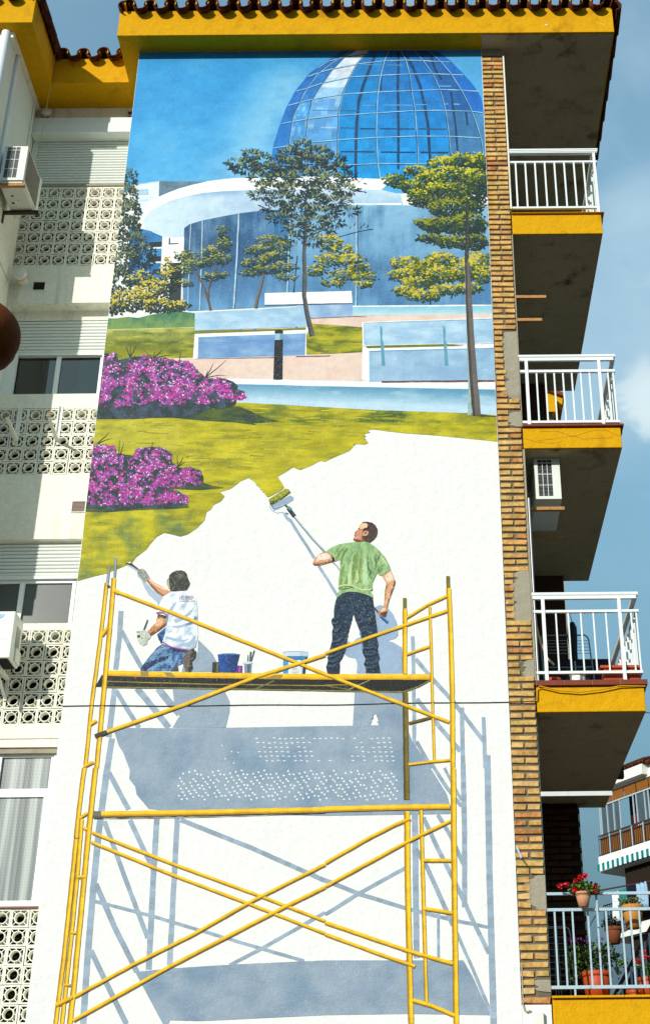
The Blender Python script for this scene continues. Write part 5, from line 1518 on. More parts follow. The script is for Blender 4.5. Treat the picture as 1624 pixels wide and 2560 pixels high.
# ---- flower beds
def flowerbed(outline, petals, seed, label, dens, grass):
    A = Art(.0058)
    A.fill(outline, lambda x, y: mixc3((30, 50, 50), (60, 74, 96), .5 + 1.1 * nz(x, y, .06, seed)), 3.5)
    f = inside(outline); xs = [p_[0] for p_ in outline]; ys = [p_[1] for p_ in outline]; r_ = random.Random(seed)
    cx0, cx1, cy0, cy1 = min(xs), max(xs), min(ys), max(ys); y0 = A.y
    # dark leaf strokes first
    k = 0
    for _ in range(900):
        x, y = r_.uniform(cx0, cx1), r_.uniform(cy0, cy1)
        if f(x, y):
            a = r_.uniform(-2.6, -.5); l_ = r_.uniform(3, 7); A.y = y0 + .0003 * (k / 900); k += 1
            A.raw([(x, y), (x + math.cos(a) * l_ * .5 - 1, y + math.sin(a) * l_ * .5), (x + math.cos(a) * l_, y + math.sin(a) * l_), (x + math.cos(a) * l_ * .5 + 1, y + math.sin(a) * l_ * .5)], mixc3((24, 46, 44), (74, 100, 84), r_.random()))
    y0 += .00035
    pts = []
    while len(pts) < dens:
        x, y = r_.uniform(cx0, cx1), r_.uniform(cy0, cy1)
        if f(x, y) and petals(x, y, r_): pts.append((x, y))
    for k, (x, y) in enumerate(pts):
        up_ = 1 - max(0, min(1, (y - cy0) / (cy1 - cy0)))
        base = r_.choice([(204, 40, 156), (218, 52, 166), (186, 34, 142), (208, 72, 176), (150, 70, 164)])
        hl = .09 + .26 * up_ * up_ + .12 * (nz(x, y, .05, seed + 2) > .1)
        for j in range(r_.choice((3, 4, 5))):
            a = r_.uniform(0, 2 * math.pi); l_ = r_.uniform(3.0, 6.2); w_ = r_.uniform(1.3, 2.4)
            c = base if r_.random() > hl else r_.choice([(222, 160, 220), (240, 226, 240), (206, 104, 194)])
            if r_.random() < .12: c = (104, 92, 170)
            A.y = y0 + .0008 * (k + j / 6) / len(pts)
            dx, dy = math.cos(a), math.sin(a) * .8
            A.raw([(x, y), (x + dx * l_ * .55 - dy * w_, y + dy * l_ * .55 + dx * w_), (x + dx * l_, y + dy * l_), (x + dx * l_ * .55 + dy * w_, y + dy * l_ * .55 - dx * w_)], tuple(v * r_.uniform(.9, 1.05) for v in c))
    A.y = y0 + .0009
    for tuft in grass:
        for (a_, b_, c_) in tuft: A.bar([a_, ((a_[0] + c_[0]) / 2 + b_, (a_[1] + c_[1]) / 2 - abs(b_) * .6), c_], 2.0, (44, 60, 50), w1=.5, wob=.15)
    return A.done('painted_flower_bed', label)
def tuft(x, y, ends): 
    P0 = ZE([(x, y)])[0]
    return [(P0, (ZE([e])[0][0] - P0[0]) * .12, ZE([e])[0]) for e in ends]
bed1 = ZE([(172, 312), (262, 312), (292, 362), (345, 352), (400, 338), (505, 332), (560, 352), (640, 342), (700, 368), (815, 372), (850, 405), (895, 462), (960, 500), (1085, 500), (1150, 525), (1185, 555), (1180, 580), (1225, 595), (1245, 645), (1215, 662), (1180, 655), (1165, 700), (1080, 728), (980, 720), (900, 760), (760, 790), (560, 796), (400, 806), (128, 806), (140, 690)])
bed2 = ZE([(92, 1004), (180, 998), (262, 1012), (270, 1050), (335, 1072), (400, 1080), (430, 1028), (540, 1012), (640, 1030), (695, 1072), (690, 1130), (740, 1168), (850, 1172), (905, 1190), (928, 1240), (925, 1282), (840, 1300), (720, 1312), (660, 1330), (740, 1345), (805, 1390), (810, 1432), (740, 1462), (600, 1470), (300, 1482), (44, 1474), (60, 1330)])
def pet1(x, y, r_):
    v = nz(x, y * 1.2, .035, 61)
    lowlim = 868 + (x - 240) * .018
    if y > 958 - (x - 240) * .035: return False
    return v > -.05 or r_.random() < .12
def pet2(x, y, r_): return y < 1188 - max(0, x - 330) * .05 and (nz(x, y, .06, 62) > .0 or r_.random() < .22)
flowerbed(bed1, pet1, 61, 'upper painted bed of magenta flowers on the lawn', 1250, [tuft(375, 340, [(348, 255), (380, 270), (425, 250)]), tuft(548, 350, [(480, 285), (560, 300), (620, 285), (700, 330)]), tuft(740, 400, [(755, 310), (690, 350)]), tuft(940, 495, [(840, 400), (1000, 390), (1098, 362), (1105, 480), (960, 440)])])
flowerbed(bed2, pet2, 62, 'lower painted bed of magenta and purple flowers on the lawn', 1150, [tuft(290, 1100, [(262, 1010), (330, 980), (298, 960)]), tuft(520, 1080, [(548, 980), (500, 1050)]), tuft(735, 1165, [(730, 1075), (775, 1090), (790, 1125)]), tuft(130, 990, [(225, 900), (240, 950)])])

# ---- painted trees
def tree(label, parts, trunks, back=None, fr=None):
    A = Art(.0062, .00003)
    if back: A.foliage(back[0], back[1], back[2], back[3], back[4], band=.0004, seed=back[5], jit=.2)
    for (pts, w0, w1, c, lo) in trunks: A.bar(pts, w0, c, lo=lo, w1=w1, wob=.5)
    for p_ in parts: A.foliage(*p_[:5], band=.0006, seed=p_[5], angs=p_[6] if len(p_) > 6 else None)
    return A.done('painted_tree', label)
PINE = [(14, 34, 44), (20, 44, 52), (30, 58, 62), (54, 82, 70), (140, 150, 90)]
PINE_D = [(16, 38, 50), (24, 50, 58), (36, 64, 66)]
LIME = [(20, 44, 36), (36, 66, 34), (86, 106, 18), (158, 160, 16), (204, 196, 50)]
OLIVE = [(26, 50, 52), (44, 72, 52), (92, 110, 44), (150, 150, 60), (176, 172, 90)]
YEL = [(30, 54, 40), (60, 84, 40), (132, 134, 18), (190, 172, 20), (208, 192, 70)]
STAR = 'radial'
Q = lambda lst: [(235.2 + 1.0827 * a_, 94.1 + 1.0827 * b_, c_ * 1.08, d_ * 1.08) for a_, b_, c_, d_ in lst]
tree('dark painted conifer and bushes along the left edge of the mural', [
    (Q([(66, 305, 12, 22), (62, 340, 17, 26), (66, 375, 22, 26), (58, 410, 30, 26), (70, 440, 28, 22), (48, 480, 34, 28), (95, 470, 24, 26), (40, 525, 30, 28)]), 1.5, 8.5, 1.7, [(20, 40, 42), (26, 50, 48), (40, 66, 54), (120, 134, 90)], 71, STAR),
    (Q([(70, 566, 50, 24), (112, 545, 36, 28), (36, 580, 24, 16), (146, 520, 16, 44), (172, 578, 24, 12), (130, 578, 40, 16), (90, 520, 28, 18)]), 1.6, 8, 2.2, [(22, 42, 46), (34, 56, 46), (70, 84, 40), (190, 166, 24), (210, 194, 90)], 72)], [])
tree('small painted tree with two thin stems before the glass drum', [
    (Q([(266, 420, 12, 18), (270, 445, 16, 16), (240, 462, 24, 14), (262, 478, 24, 14), (225, 482, 22, 12), (186, 470, 24, 13), (200, 488, 24, 13), (172, 505, 26, 13), (240, 515, 22, 9), (268, 512, 16, 7), (180, 530, 22, 8)]), 1.15, 7.5, 1.5, OLIVE, 73)],
    [(ZC([(800, 1130), (790, 1080), (770, 1010), (740, 940), (700, 860), (670, 830)]), 6, 3, (104, 84, 76), (60, 50, 50)), (ZC([(785, 1040), (785, 960), (810, 900), (850, 800)]), 4.5, 2.5, (112, 92, 84), (64, 54, 52))])
tree('small rounded painted tree with a curved grey stem', [
    (Q([(368, 436, 28, 11), (392, 448, 26, 12), (345, 458, 30, 12), (380, 472, 36, 13), (336, 486, 28, 12), (398, 494, 28, 12), (360, 500, 34, 10), (326, 508, 20, 8), (404, 516, 24, 8)]), 1.25, 7.5, 1.5, OLIVE, 74)],
    [(ZC([(1138, 1114), (1150, 1040), (1175, 960), (1195, 880), (1200, 800)]), 8, 3.5, (118, 100, 88), (70, 60, 56)), (ZC([(1422, 998), (1440, 800), (1450, 720)]), 2.5, 2, (34, 44, 50), None)])
tree('yellow green painted shrubs behind the central tree', [
    (Q([(500, 440, 26, 18), (522, 458, 26, 14), (545, 478, 30, 14), (500, 480, 32, 16), (562, 498, 28, 12), (575, 516, 26, 14), (530, 510, 32, 13), (505, 528, 26, 10), (570, 532, 22, 9), (470, 500, 22, 14)]), 1.35, 8.5, 2.0, YEL, 75)], [])
tree('yellow green painted shrub beside the pool wall on the right', [
    (Q([(664, 486, 34, 16), (656, 512, 30, 14), (700, 498, 34, 20), (742, 480, 34, 20), (690, 528, 36, 14), (740, 512, 40, 20), (660, 545, 24, 12), (700, 556, 40, 14), (752, 544, 36, 12), (790, 500, 30, 26), (822, 484, 24, 24), (830, 510, 20, 20), (800, 540, 28, 12)]), 2.1, 8.5, 2.2, YEL, 76)],
    [(ZD([(1005, 608), (1006, 500), (1008, 440)]), 3.5, 2.2, (54, 50, 40), None)])
tree('tall dark painted tree in the middle of the square', [
    (Q([(306, 268, 30, 9), (318, 280, 30, 9), (330, 250, 20, 9), (352, 262, 20, 12), (372, 282, 30, 12), (440, 234, 22, 16), (410, 252, 26, 14), (470, 248, 26, 14), (400, 275, 36, 14), (452, 268, 40, 16), (500, 262, 28, 12), (518, 280, 22, 9),
      (350, 300, 30, 9), (392, 305, 38, 12), (450, 300, 44, 14), (505, 305, 32, 12), (535, 298, 20, 7), (372, 322, 34, 9), (430, 326, 40, 12), (490, 332, 36, 11), (530, 326, 30, 8), (350, 338, 26, 7), (400, 346, 34, 9), (455, 350, 36, 12), (512, 352, 34, 9),
      (385, 366, 34, 8), (430, 372, 34, 10), (484, 376, 36, 9), (545, 372, 18, 6), (395, 388, 32, 7), (465, 396, 34, 8), (510, 398, 22, 6), (430, 410, 30, 7), (480, 418, 24, 6), (420, 432, 24, 6), (462, 440, 20, 7)]), 1.75, 12, 1.45, PINE, 77, STAR)],
    [(ZC([(1510, 290), (1512, 520), (1500, 700), (1505, 900)]) + ZD([(60, 540), (82, 680), (120, 842)]), 5.5, 12, (86, 84, 82), (26, 44, 56)),
     (ZD([(320, 100), (420, 70), (560, 40)]), 1.6, 1, (34, 44, 48), None), (ZD([(300, -120), (380, -200), (410, -260)]), 1.4, 1, (34, 44, 48), None)] +
    [([(p0[0], p0[1]), (p1[0], p1[1])], 2.4, .8, (34, 48, 52), None) for p0, p1 in (((714, 420), (590, 385)), ((714, 440), (800, 395)), ((714, 470), (620, 440)), ((714, 500), (830, 470)), ((715, 540), (640, 505)), ((715, 560), (800, 525)), ((715, 400), (700, 345)))])
A = Art(.0072, .00003)
for (x, y) in ((395, 40), (430, 20), (470, 5), (500, 20), (530, 35), (550, 45), (480, 40), (430, -260), (470, -250), (500, -245), (455, -310), (480, -330), (500, -305), (390, -215), (425, -205)):
    p_ = ZD([(x, y)])[0]; a = rm.uniform(-1.4, .6); A.raw([(p_[0], p_[1]), (p_[0] + 5*math.cos(a) - 1.5, p_[1] + 5*math.sin(a) + 1), (p_[0] + 11*math.cos(a), p_[1] + 11*math.sin(a)), (p_[0] + 5*math.cos(a) + 1.5, p_[1] + 5*math.sin(a) - 1)], (28, 44, 50)); A.y += .00003
A.done('painted_twig')['kind'] = 'stuff'
tree('tall painted tree with round yellow green crown at the right edge of the mural', [
    (Q([(740, 330, 66, 22), (800, 330, 42, 36), (770, 366, 60, 22), (706, 350, 34, 14), (800, 400, 40, 26), (750, 404, 54, 18), (712, 398, 30, 10), (725, 432, 40, 9), (770, 440, 46, 14), (815, 440, 24, 18)]), 2.8, 9, 2.0, [(20, 42, 40), (26, 52, 42), (38, 66, 42), (70, 88, 30), (150, 150, 30)], 80),
    (Q([(640, 305, 26, 15), (672, 318, 26, 14), (690, 285, 30, 12), (715, 300, 36, 16), (745, 268, 34, 14), (785, 262, 40, 15), (820, 268, 24, 20), (760, 292, 46, 18), (812, 300, 30, 20), (690, 334, 22, 10), (735, 322, 30, 10)]), 2.1, 8.5, 2.2, LIME, 79)],
    [])
A = Art(.0078, .00003)
A.bar(ZD([(1282, -140), (1280, 100), (1275, 290)]), 7, (58, 58, 58), lo=(34, 40, 44), w1=9)
A.bar(ZD([(1266, 300), (1278, 600), (1288, 900), (1300, 1200), (1298, 1440)]), 3.2, (150, 172, 164), w1=8)
A.bar(ZD([(1282, 290), (1292, 560), (1308, 860), (1330, 1180), (1352, 1438)]), 11.5, (104, 94, 88), lo=(40, 36, 40), w1=20)
A.bar(ZD([(1380, 1440), (1500, 1446)]), 3, (50, 48, 44), w1=1)
A.done('painted_trunk', 'painted slender trunk of the right hand tree')

# ---- the two painters
SKIN, SKD, SKL = (214, 150, 104), (128, 78, 48), (240, 208, 178)
def strokes(A, pts, n, cols, L, w_, ang, seed, jit=.3):
    f = inside(pts); r_ = random.Random(seed); xs = [p_[0] for p_ in pts]; ys = [p_[1] for p_ in pts]; y0 = A.y
    for k in range(n):
        x, y = r_.uniform(min(xs), max(xs)), r_.uniform(min(ys), max(ys))
        if not f(x, y): continue
        a = ang + r_.gauss(0, jit); l_ = L * r_.uniform(.5, 1.2); x2, y2 = x + math.cos(a) * l_, y + math.sin(a) * l_
        if not f(x2, y2): continue
        A.y = y0 + .0002 * k / n
        dx, dy = -math.sin(a) * w_, math.cos(a) * w_
        A.raw([(x, y), ((x + x2) / 2 + dx, (y + y2) / 2 + dy), (x2, y2), ((x + x2) / 2 - dx, (y + y2) / 2 - dy)], r_.choice(cols))
    A.y = y0 + .0002 + A.dy
# kneeling painter in the white shirt
A = Art(.0042)
K = ZK
A.poly(K([(700, 565), (640, 605), (560, 560), (470, 470), (398, 372), (440, 333), (520, 402), (620, 450), (720, 515), (770, 540)]), SKIN)
A.poly(K([(398, 372), (470, 470), (560, 560), (640, 605), (660, 590), (580, 530), (500, 450), (420, 360)]), (150, 98, 66))
A.poly(K([(440, 345), (520, 412), (620, 462), (700, 505), (690, 520), (610, 485), (510, 430), (440, 365)]), SKL)
gl = K([(262, 205), (300, 195), (345, 192), (385, 220), (410, 262), (452, 328), (410, 360), (368, 400), (335, 350), (300, 320), (270, 262)])
A.poly(gl, (150, 156, 144)); strokes(A, gl, 160, [(96, 100, 92), (190, 194, 182), (70, 74, 70), (170, 176, 160)], 5, .7, .6, 5)
A.poly(K([(80, 116), (112, 104), (152, 90), (190, 118), (205, 132), (285, 196), (270, 212), (190, 160), (150, 142)]), (86, 70, 60)); A.poly(K([(80, 116), (152, 92), (190, 120), (160, 146)]), (50, 44, 42)); A.poly(K([(110, 104), (155, 90), (175, 105), (140, 112)]), (226, 226, 214))
leg = K([(640, 1318), (760, 1365), (1010, 1405), (990, 1500), (945, 1612), (860, 1652), (780, 1725), (430, 1725), (316, 1718), (318, 1672), (400, 1560), (500, 1440), (560, 1370)])
A.fill(leg, lambda x, y: mixc3((44, 84, 136), (112, 150, 186), .42 + 1.3 * nz(x * .8, y, .12, 91) - (x - 380) / 400), 2.0)
A.poly(K([(320, 1680), (420, 1600), (560, 1545), (700, 1500), (820, 1470), (700, 1560), (560, 1610), (430, 1690), (400, 1725), (318, 1718)]), (26, 46, 84))
A.poly(K([(430, 1700), (520, 1630), (640, 1580), (720, 1560), (735, 1500), (790, 1490), (780, 1560), (800, 1600), (870, 1480), (890, 1500), (820, 1640), (780, 1690), (740, 1600), (600, 1640), (480, 1724), (420, 1724)]), (112, 154, 192))
A.poly(K([(470, 1500), (560, 1400), (640, 1340), (700, 1370), (560, 1480), (400, 1590)]), (118, 150, 178))
A.poly(K([(760, 1365), (1010, 1405), (1000, 1440), (860, 1450), (740, 1400)]), (28, 46, 76)); strokes(A, leg, 260, [(30, 60, 104), (140, 172, 200), (60, 102, 152), (24, 42, 74)], 7, .6, -.6, 8)
A.poly(K([(790, 1700), (830, 1650), (870, 1660), (880, 1728), (760, 1728)]), (70, 72, 66))
shoe = K([(1010, 1412), (1110, 1395), (1146, 1430), (1136, 1535), (1084, 1590), (1096, 1690), (1062, 1740), (980, 1732), (960, 1670), (938, 1600), (955, 1500)])
A.poly(shoe, (104, 92, 84)); A.poly(K([(1090, 1400), (1146, 1430), (1136, 1535), (1084, 1590), (1096, 1690), (1062, 1740), (1010, 1738), (1050, 1600), (1060, 1480)]), (40, 42, 38)); strokes(A, shoe, 120, [(150, 138, 128), (50, 50, 46)], 5, .7, 1.5, 9)
A.poly(K([(600, 1140), (692, 1068), (690, 1180), (640, 1292), (618, 1316), (580, 1250), (558, 1178)]), (54, 104, 152)); A.poly(K([(566, 1170), (640, 1250), (636, 1300), (618, 1316), (580, 1250)]), (26, 54, 92)); A.poly(K([(600, 1160), (680, 1130), (670, 1170), (610, 1180)]), (24, 66, 112))
arm = K([(572, 868), (700, 900), (702, 960), (682, 1048), (600, 1112), (480, 1190), (442, 1212), (398, 1150), (480, 1062), (540, 1000), (556, 930)])
A.poly(arm, (196, 132, 84)); A.poly(K([(572, 868), (700, 900), (702, 950), (620, 925), (558, 945)]), (74, 50, 40)); A.poly(K([(560, 955), (640, 935), (662, 980), (620, 1040), (540, 1060), (520, 1030)]), (232, 182, 138)); A.poly(K([(682, 1048), (600, 1112), (480, 1190), (442, 1212), (420, 1180), (520, 1120), (620, 1060), (690, 1000)]), (120, 72, 40))
strokes(A, arm, 160, [(160, 100, 60), (236, 190, 150), (110, 66, 40)], 6, .5, 2.3, 10)
A.bar(K([(418, 958), (388, 1040), (360, 1110)]), 3.6, (84, 96, 92), lo=(40, 48, 48)); A.bar(K([(248, 1142), (330, 1134)]), 1.6, (60, 64, 60))
g2_ = K([(258, 1180), (320, 1120), (355, 1105), (400, 1132), (470, 1200), (440, 1250), (412, 1262), (408, 1318), (350, 1350), (300, 1320), (268, 1285), (258, 1240)])
A.poly(g2_, (190, 196, 182)); strokes(A, g2_, 160, [(226, 228, 214), (120, 128, 110), (150, 160, 140), (206, 204, 150)], 5, .7, 1.1, 6); A.poly(K([(258, 1195), (300, 1188), (310, 1215), (270, 1235)]), (70, 44, 38))
shirt = K([(755, 545), (830, 522), (960, 520), (1040, 535), (1108, 590), (1150, 680), (1164, 900), (1170, 1200), (1130, 1372), (1040, 1412), (900, 1388), (750, 1352), (636, 1286), (678, 1160), (700, 1010), (724, 900), (650, 848), (545, 856), (582, 760), (622, 660), (690, 580)])
A.fill(shirt, lambda x, y: mixc3((236, 240, 242), (166, 184, 204), max(0, min(1, .1 + 1.2 * nz(x * .7 + y * .3, y * .6, .1, 92) + max(0, (y - 1470) / 160) * .4 + max(0, (x - 440) / 70)))), 2.2)
for pts in ([(700, 870), (800, 720), (860, 690), (820, 760), (740, 900), (710, 1020), (690, 1150)], [(800, 960), (960, 900), (1080, 800), (1140, 740), (1060, 880), (940, 970), (840, 1010)],
            [(760, 1060), (900, 1040), (1040, 1000), (1150, 930), (1140, 1000), (1000, 1060), (860, 1090)], [(680, 1200), (800, 1230), (950, 1260), (1050, 1240), (960, 1290), (820, 1280), (690, 1240)], [(900, 1340), (1040, 1290), (1140, 1180), (1130, 1280), (1040, 1370)]):
    A.poly(K(pts), (166, 184, 206))
for pts in ([(1000, 1010), (1100, 990), (1070, 1030), (980, 1040)], [(1130, 900), (1158, 930), (1150, 980), (1100, 960)], [(700, 900), (724, 905), (712, 1000), (700, 1060)]): A.poly(K(pts), (92, 128, 170))
A.bar(K([(636, 1288), (700, 1330), (780, 1366), (900, 1392), (1010, 1408)]), 2.6, (172, 84, 168)); A.bar(K([(545, 858), (600, 846), (650, 852), (722, 900)]), 3.0, (150, 80, 158)); A.bar(K([(812, 530), (870, 518), (960, 522)]), 2.6, (160, 84, 164))
hair = K([(700, 395), (716, 350), (735, 335), (742, 290), (790, 246), (850, 222), (920, 218), (975, 236), (1000, 270), (1012, 320), (1050, 410), (1036, 450), (1005, 505), (955, 525), (820, 538), (760, 530), (728, 490), (708, 440)])
A.fill(hair, lambda x, y: mixc3((52, 54, 46), (120, 112, 96), max(0, 1 - math.hypot((x - 424) / 16, (y - 1356) / 10)) + .5 * nz(x * 2, y, .12, 93)), 2.0)
strokes(A, hair, 420, [(30, 32, 30), (60, 62, 54), (132, 126, 108), (44, 46, 42)], 6, .5, 1.5, 11)
A.poly(K([(702, 398), (738, 340), (740, 420), (760, 530), (728, 490), (708, 440)]), (176, 174, 142))
A.done('painted_person', 'painted kneeling painter in white shirt and jeans dabbing with a brush')
ya = -A.y - .0002
def wall_text(body, gx, gy, hpx, col, sx=1.0):
    x, z = wall_pt(gx, gy); x2, z2 = wall_pt(gx, gy - hpx)
    mt = simple('print ' + body[:3], col, .7)
    return text('lettering', body, (z2 - z) / .72, (x, -.0080, z), mt, MU, sx=sx)
wall_text('J.F. RÍOS', *K([(893, 638)])[0], 5.2, (140, 30, 110), 1.18)
wall_text('ARTISTA', *K([(915, 664)])[0], 3.6, (130, 134, 134), 1.3)
wall_text('SUPERREALISTA', *K([(888, 694)])[0], 3.4, (140, 146, 146), 1.08)

# standing painter in the green shirt
A = Art(.0042)
T = ZT
fore = T([(310, 530), (250, 545), (190, 588), (150, 630), (128, 680), (124, 715), (160, 732), (215, 735), (290, 715), (370, 690), (430, 678), (452, 640), (430, 590), (390, 556)])
A.bar(T([(420, 680), (480, 735), (530, 800)]), 4, (190, 196, 200), lo=(24, 34, 44))
A.poly(fore, SKIN); A.poly(T([(200, 590), (260, 556), (330, 545), (380, 575), (390, 620), (330, 640), (230, 650), (170, 680)]), (244, 224, 204)); A.poly(T([(124, 700), (160, 700), (260, 690), (380, 655), (430, 650), (430, 678), (290, 715), (215, 735), (150, 732)]), (128, 78, 48))
strokes(A, fore, 200, [(226, 172, 128), (170, 112, 70), (250, 228, 206)], 5, .4, -.3, 12)
A.poly(T([(392, 558), (430, 600), (455, 640), (452, 672), (400, 680), (412, 640), (405, 600)]), (34, 26, 24))
arm = T([(1140, 880), (1200, 840), (1266, 795), (1305, 870), (1325, 930), (1343, 970), (1330, 1030), (1300, 1110), (1255, 1220), (1225, 1345), (1165, 1332), (1175, 1240), (1182, 1120), (1205, 990), (1170, 940)])
A.poly(arm, (216, 160, 116)); A.poly(T([(1180, 880), (1260, 820), (1300, 890), (1310, 940), (1230, 980), (1200, 930)]), (246, 216, 190)); A.poly(T([(1325, 940), (1343, 972), (1300, 1110), (1255, 1220), (1225, 1345), (1200, 1338), (1260, 1150), (1300, 1020)]), (120, 74, 46)); A.poly(T([(1205, 990), (1180, 1120), (1175, 1240), (1186, 1250), (1210, 1100), (1230, 1000)]), (160, 104, 66))
strokes(A, arm, 240, [(236, 190, 150), (176, 118, 78), (250, 220, 194)], 6, .5, 1.7, 13)
A.bar(T([(1015, 1340), (1060, 1390), (1130, 1470)]), 4.6, (70, 74, 86), lo=(20, 24, 34))
A.bar(T([(1125, 1475), (1175, 1525), (1232, 1572)]), 6.6, (24, 88, 160), lo=(10, 32, 70), hi=(120, 190, 226))
hand = T([(1165, 1328), (1228, 1342), (1224, 1400), (1214, 1440), (1196, 1495), (1168, 1482), (1150, 1470), (1128, 1476), (1106, 1492), (1086, 1460), (1082, 1430), (1105, 1395), (1140, 1350)])
A.poly(hand, (190, 134, 98)); A.poly(T([(1120, 1430), (1180, 1410), (1222, 1400), (1196, 1495), (1168, 1482), (1150, 1470), (1120, 1460)]), (98, 56, 42)); A.poly(T([(1110, 1400), (1150, 1352), (1200, 1350), (1190, 1390), (1140, 1410)]), (232, 194, 164))
for k in range(4): A.bar(T([(1120 + k * 24, 1425), (1112 + k * 25, 1478)]), .9, (80, 44, 34), wob=.1)
pants = T([(468, 1230), (500, 1185), (560, 1140), (650, 1110), (780, 1118), (920, 1158), (1006, 1205), (1022, 1330), (1042, 1450), (1062, 1600), (1076, 1690), (1070, 1790), (1092, 1900), (1080, 1960), (1112, 2100), (1090, 2150), (1108, 2230), (1120, 2312), (912, 2312), (904, 2240), (876, 2180), (902, 2110), (862, 2020), (842, 1900), (815, 1700), (762, 1560), (722, 1440), (692, 1560), (640, 1750), (628, 1880), (600, 1990), (560, 2090), (520, 2150), (524, 2230), (512, 2320), (340, 2322), (322, 2220), (350, 2130), (340, 2080), (365, 2030), (385, 1930), (412, 1820), (408, 1700), (425, 1640), (400, 1570), (402, 1520), (438, 1490), (436, 1400), (450, 1300)])
A.fill(pants, lambda x, y: mixc3((18, 36, 54), (40, 66, 90), .35 + 1.3 * nz(x, y * 1.2, .09, 94)), 2.5)
for (x0, y0, x1, y1) in ((420, 1700, 560, 1660), (400, 1880, 600, 1800), (370, 1980, 560, 1930), (350, 2090, 520, 2040), (340, 2160, 520, 2130), (330, 2230, 500, 2200), (860, 1960, 1060, 1940), (890, 2060, 1090, 2030), (890, 2180, 1090, 2150), (905, 2250, 1100, 2220), (410, 1530, 500, 1520), (420, 1600, 520, 1580)):
    A.bar(T([(x0, y0), ((x0+x1)/2, (y0+y1)/2 + 22), (x1, y1)]), 4.5, (12, 24, 38), w1=2); A.bar(T([(x0 + 6, y0 - 26), ((x0+x1)/2, (y0+y1)/2 - 6), (x1 - 20, y1 - 26)]), 2.6, (62, 92, 116), w1=1)
A.poly(T([(812, 1690), (830, 1690), (850, 1830), (870, 1960), (850, 1960), (834, 1850)]), (96, 140, 176))
r_ = random.Random(8); f_ = inside(pants); y0 = A.y
for k in range(230):
    x, y = r_.uniform(*sorted((T([(330, 0)])[0][0], T([(1110, 0)])[0][0]))), r_.uniform(T([(0, 1110)])[0][1], T([(0, 2310)])[0][1])
    if f_(x, y): d = r_.uniform(.3, .75); A.raw([(x - d, y), (x, y - d * 1.5), (x + d, y), (x, y + d * 1.5)], (190, 196, 190))
A.y += A.dy
tee = T([(318, 532), (360, 490), (420, 455), (510, 420), (600, 402), (760, 385), (880, 382), (950, 395), (1010, 430), (1100, 510), (1180, 600), (1240, 710), (1272, 792), (1200, 830), (1140, 882), (1100, 870), (1066, 840), (1040, 900), (1000, 985), (1004, 1085), (972, 1106), (1000, 1150), (1016, 1206), (920, 1160), (780, 1120), (650, 1113), (560, 1140), (500, 1190), (470, 1216), (474, 1170), (510, 1110), (497, 1060), (508, 900), (530, 780), (524, 650), (490, 650), (452, 672), (452, 630), (400, 575), (370, 548)])
A.fill(tee, lambda x, y: mixc3((156, 190, 128), (122, 156, 104), max(0, min(1, .3 + 1.3 * nz(x * 1.6, y * .5, .1, 95)))), 2.2)
for pts, c in (([(560, 560), (620, 480), (660, 470), (610, 540), (570, 620), (545, 760), (540, 640)], (100, 126, 52)), ([(470, 590), (540, 500), (590, 460), (545, 540), (490, 640), (455, 650)], (112, 138, 60)), ([(700, 620), (780, 520), (800, 560), (770, 760), (740, 900), (720, 1000), (690, 900), (700, 760)], (112, 142, 72)), ([(820, 600), (846, 640), (830, 800), (830, 980), (760, 1000), (790, 880)], (132, 142, 50)),
             ([(930, 540), (945, 640), (950, 760), (1000, 830), (990, 940), (950, 880), (925, 760)], (84, 118, 74)), ([(1020, 600), (1050, 560), (1060, 650), (1110, 560), (1130, 580), (1080, 680), (1060, 780), (1030, 800), (1040, 700)], (76, 112, 66)), ([(1070, 800), (1120, 740), (1190, 700), (1130, 780), (1170, 770), (1100, 850)], (92, 126, 74)),
             ([(520, 1010), (540, 800), (580, 700), (600, 720), (570, 860), (560, 1010)], (120, 146, 66)), ([(600, 1000), (640, 860), (690, 700), (700, 760), (680, 900), (660, 1020)], (116, 146, 78))):
    A.poly(T(pts), c)
for pts, c in (([(640, 880), (680, 700), (720, 560), (700, 760), (690, 1000), (640, 1010)], (190, 212, 152)), ([(850, 780), (880, 620), (910, 640), (920, 800), (960, 1020), (860, 1010)], (178, 210, 158)), ([(760, 860), (790, 760), (800, 960), (750, 1000)], (196, 206, 130)), ([(1090, 560), (1180, 640), (1230, 740), (1180, 700)], (186, 214, 160))): A.poly(T(pts), c)
strokes(A, tee, 500, [(176, 206, 146), (128, 162, 104), (110, 136, 62), (192, 214, 160), (154, 186, 126)], 9, .6, 1.6, 14, .2)
A.bar(T([(498, 1062), (560, 1080), (640, 1070), (720, 1050), (800, 1070), (900, 1098), (1002, 1090)]), 2.0, (72, 96, 50)); A.bar(T([(500, 1042), (580, 1020), (700, 1022), (740, 1050), (860, 1090), (980, 1086)]), 3.2, (204, 220, 150)); A.bar(T([(520, 1052), (600, 1034), (700, 1040)]), 1.8, (60, 80, 48))
face = T([(845, 110), (826, 132), (806, 170), (800, 196), (770, 218), (740, 240), (746, 264), (735, 288), (738, 306), (716, 346), (722, 362), (760, 380), (850, 376), (900, 384), (950, 395), (966, 370), (960, 250), (950, 130), (900, 100)])
A.poly(face, (186, 112, 76)); A.poly(T([(845, 118), (900, 108), (930, 130), (930, 180), (880, 200), (850, 190), (824, 200), (812, 180)]), (240, 196, 152)); A.poly(T([(800, 200), (850, 210), (850, 280), (830, 340), (770, 350), (740, 330), (752, 290), (760, 240)]), (206, 142, 112)); A.poly(T([(716, 346), (740, 330), (800, 352), (850, 376), (760, 380)]), (126, 66, 48)); A.poly(T([(860, 300), (900, 330), (950, 380), (850, 376), (846, 330)]), (130, 74, 54))
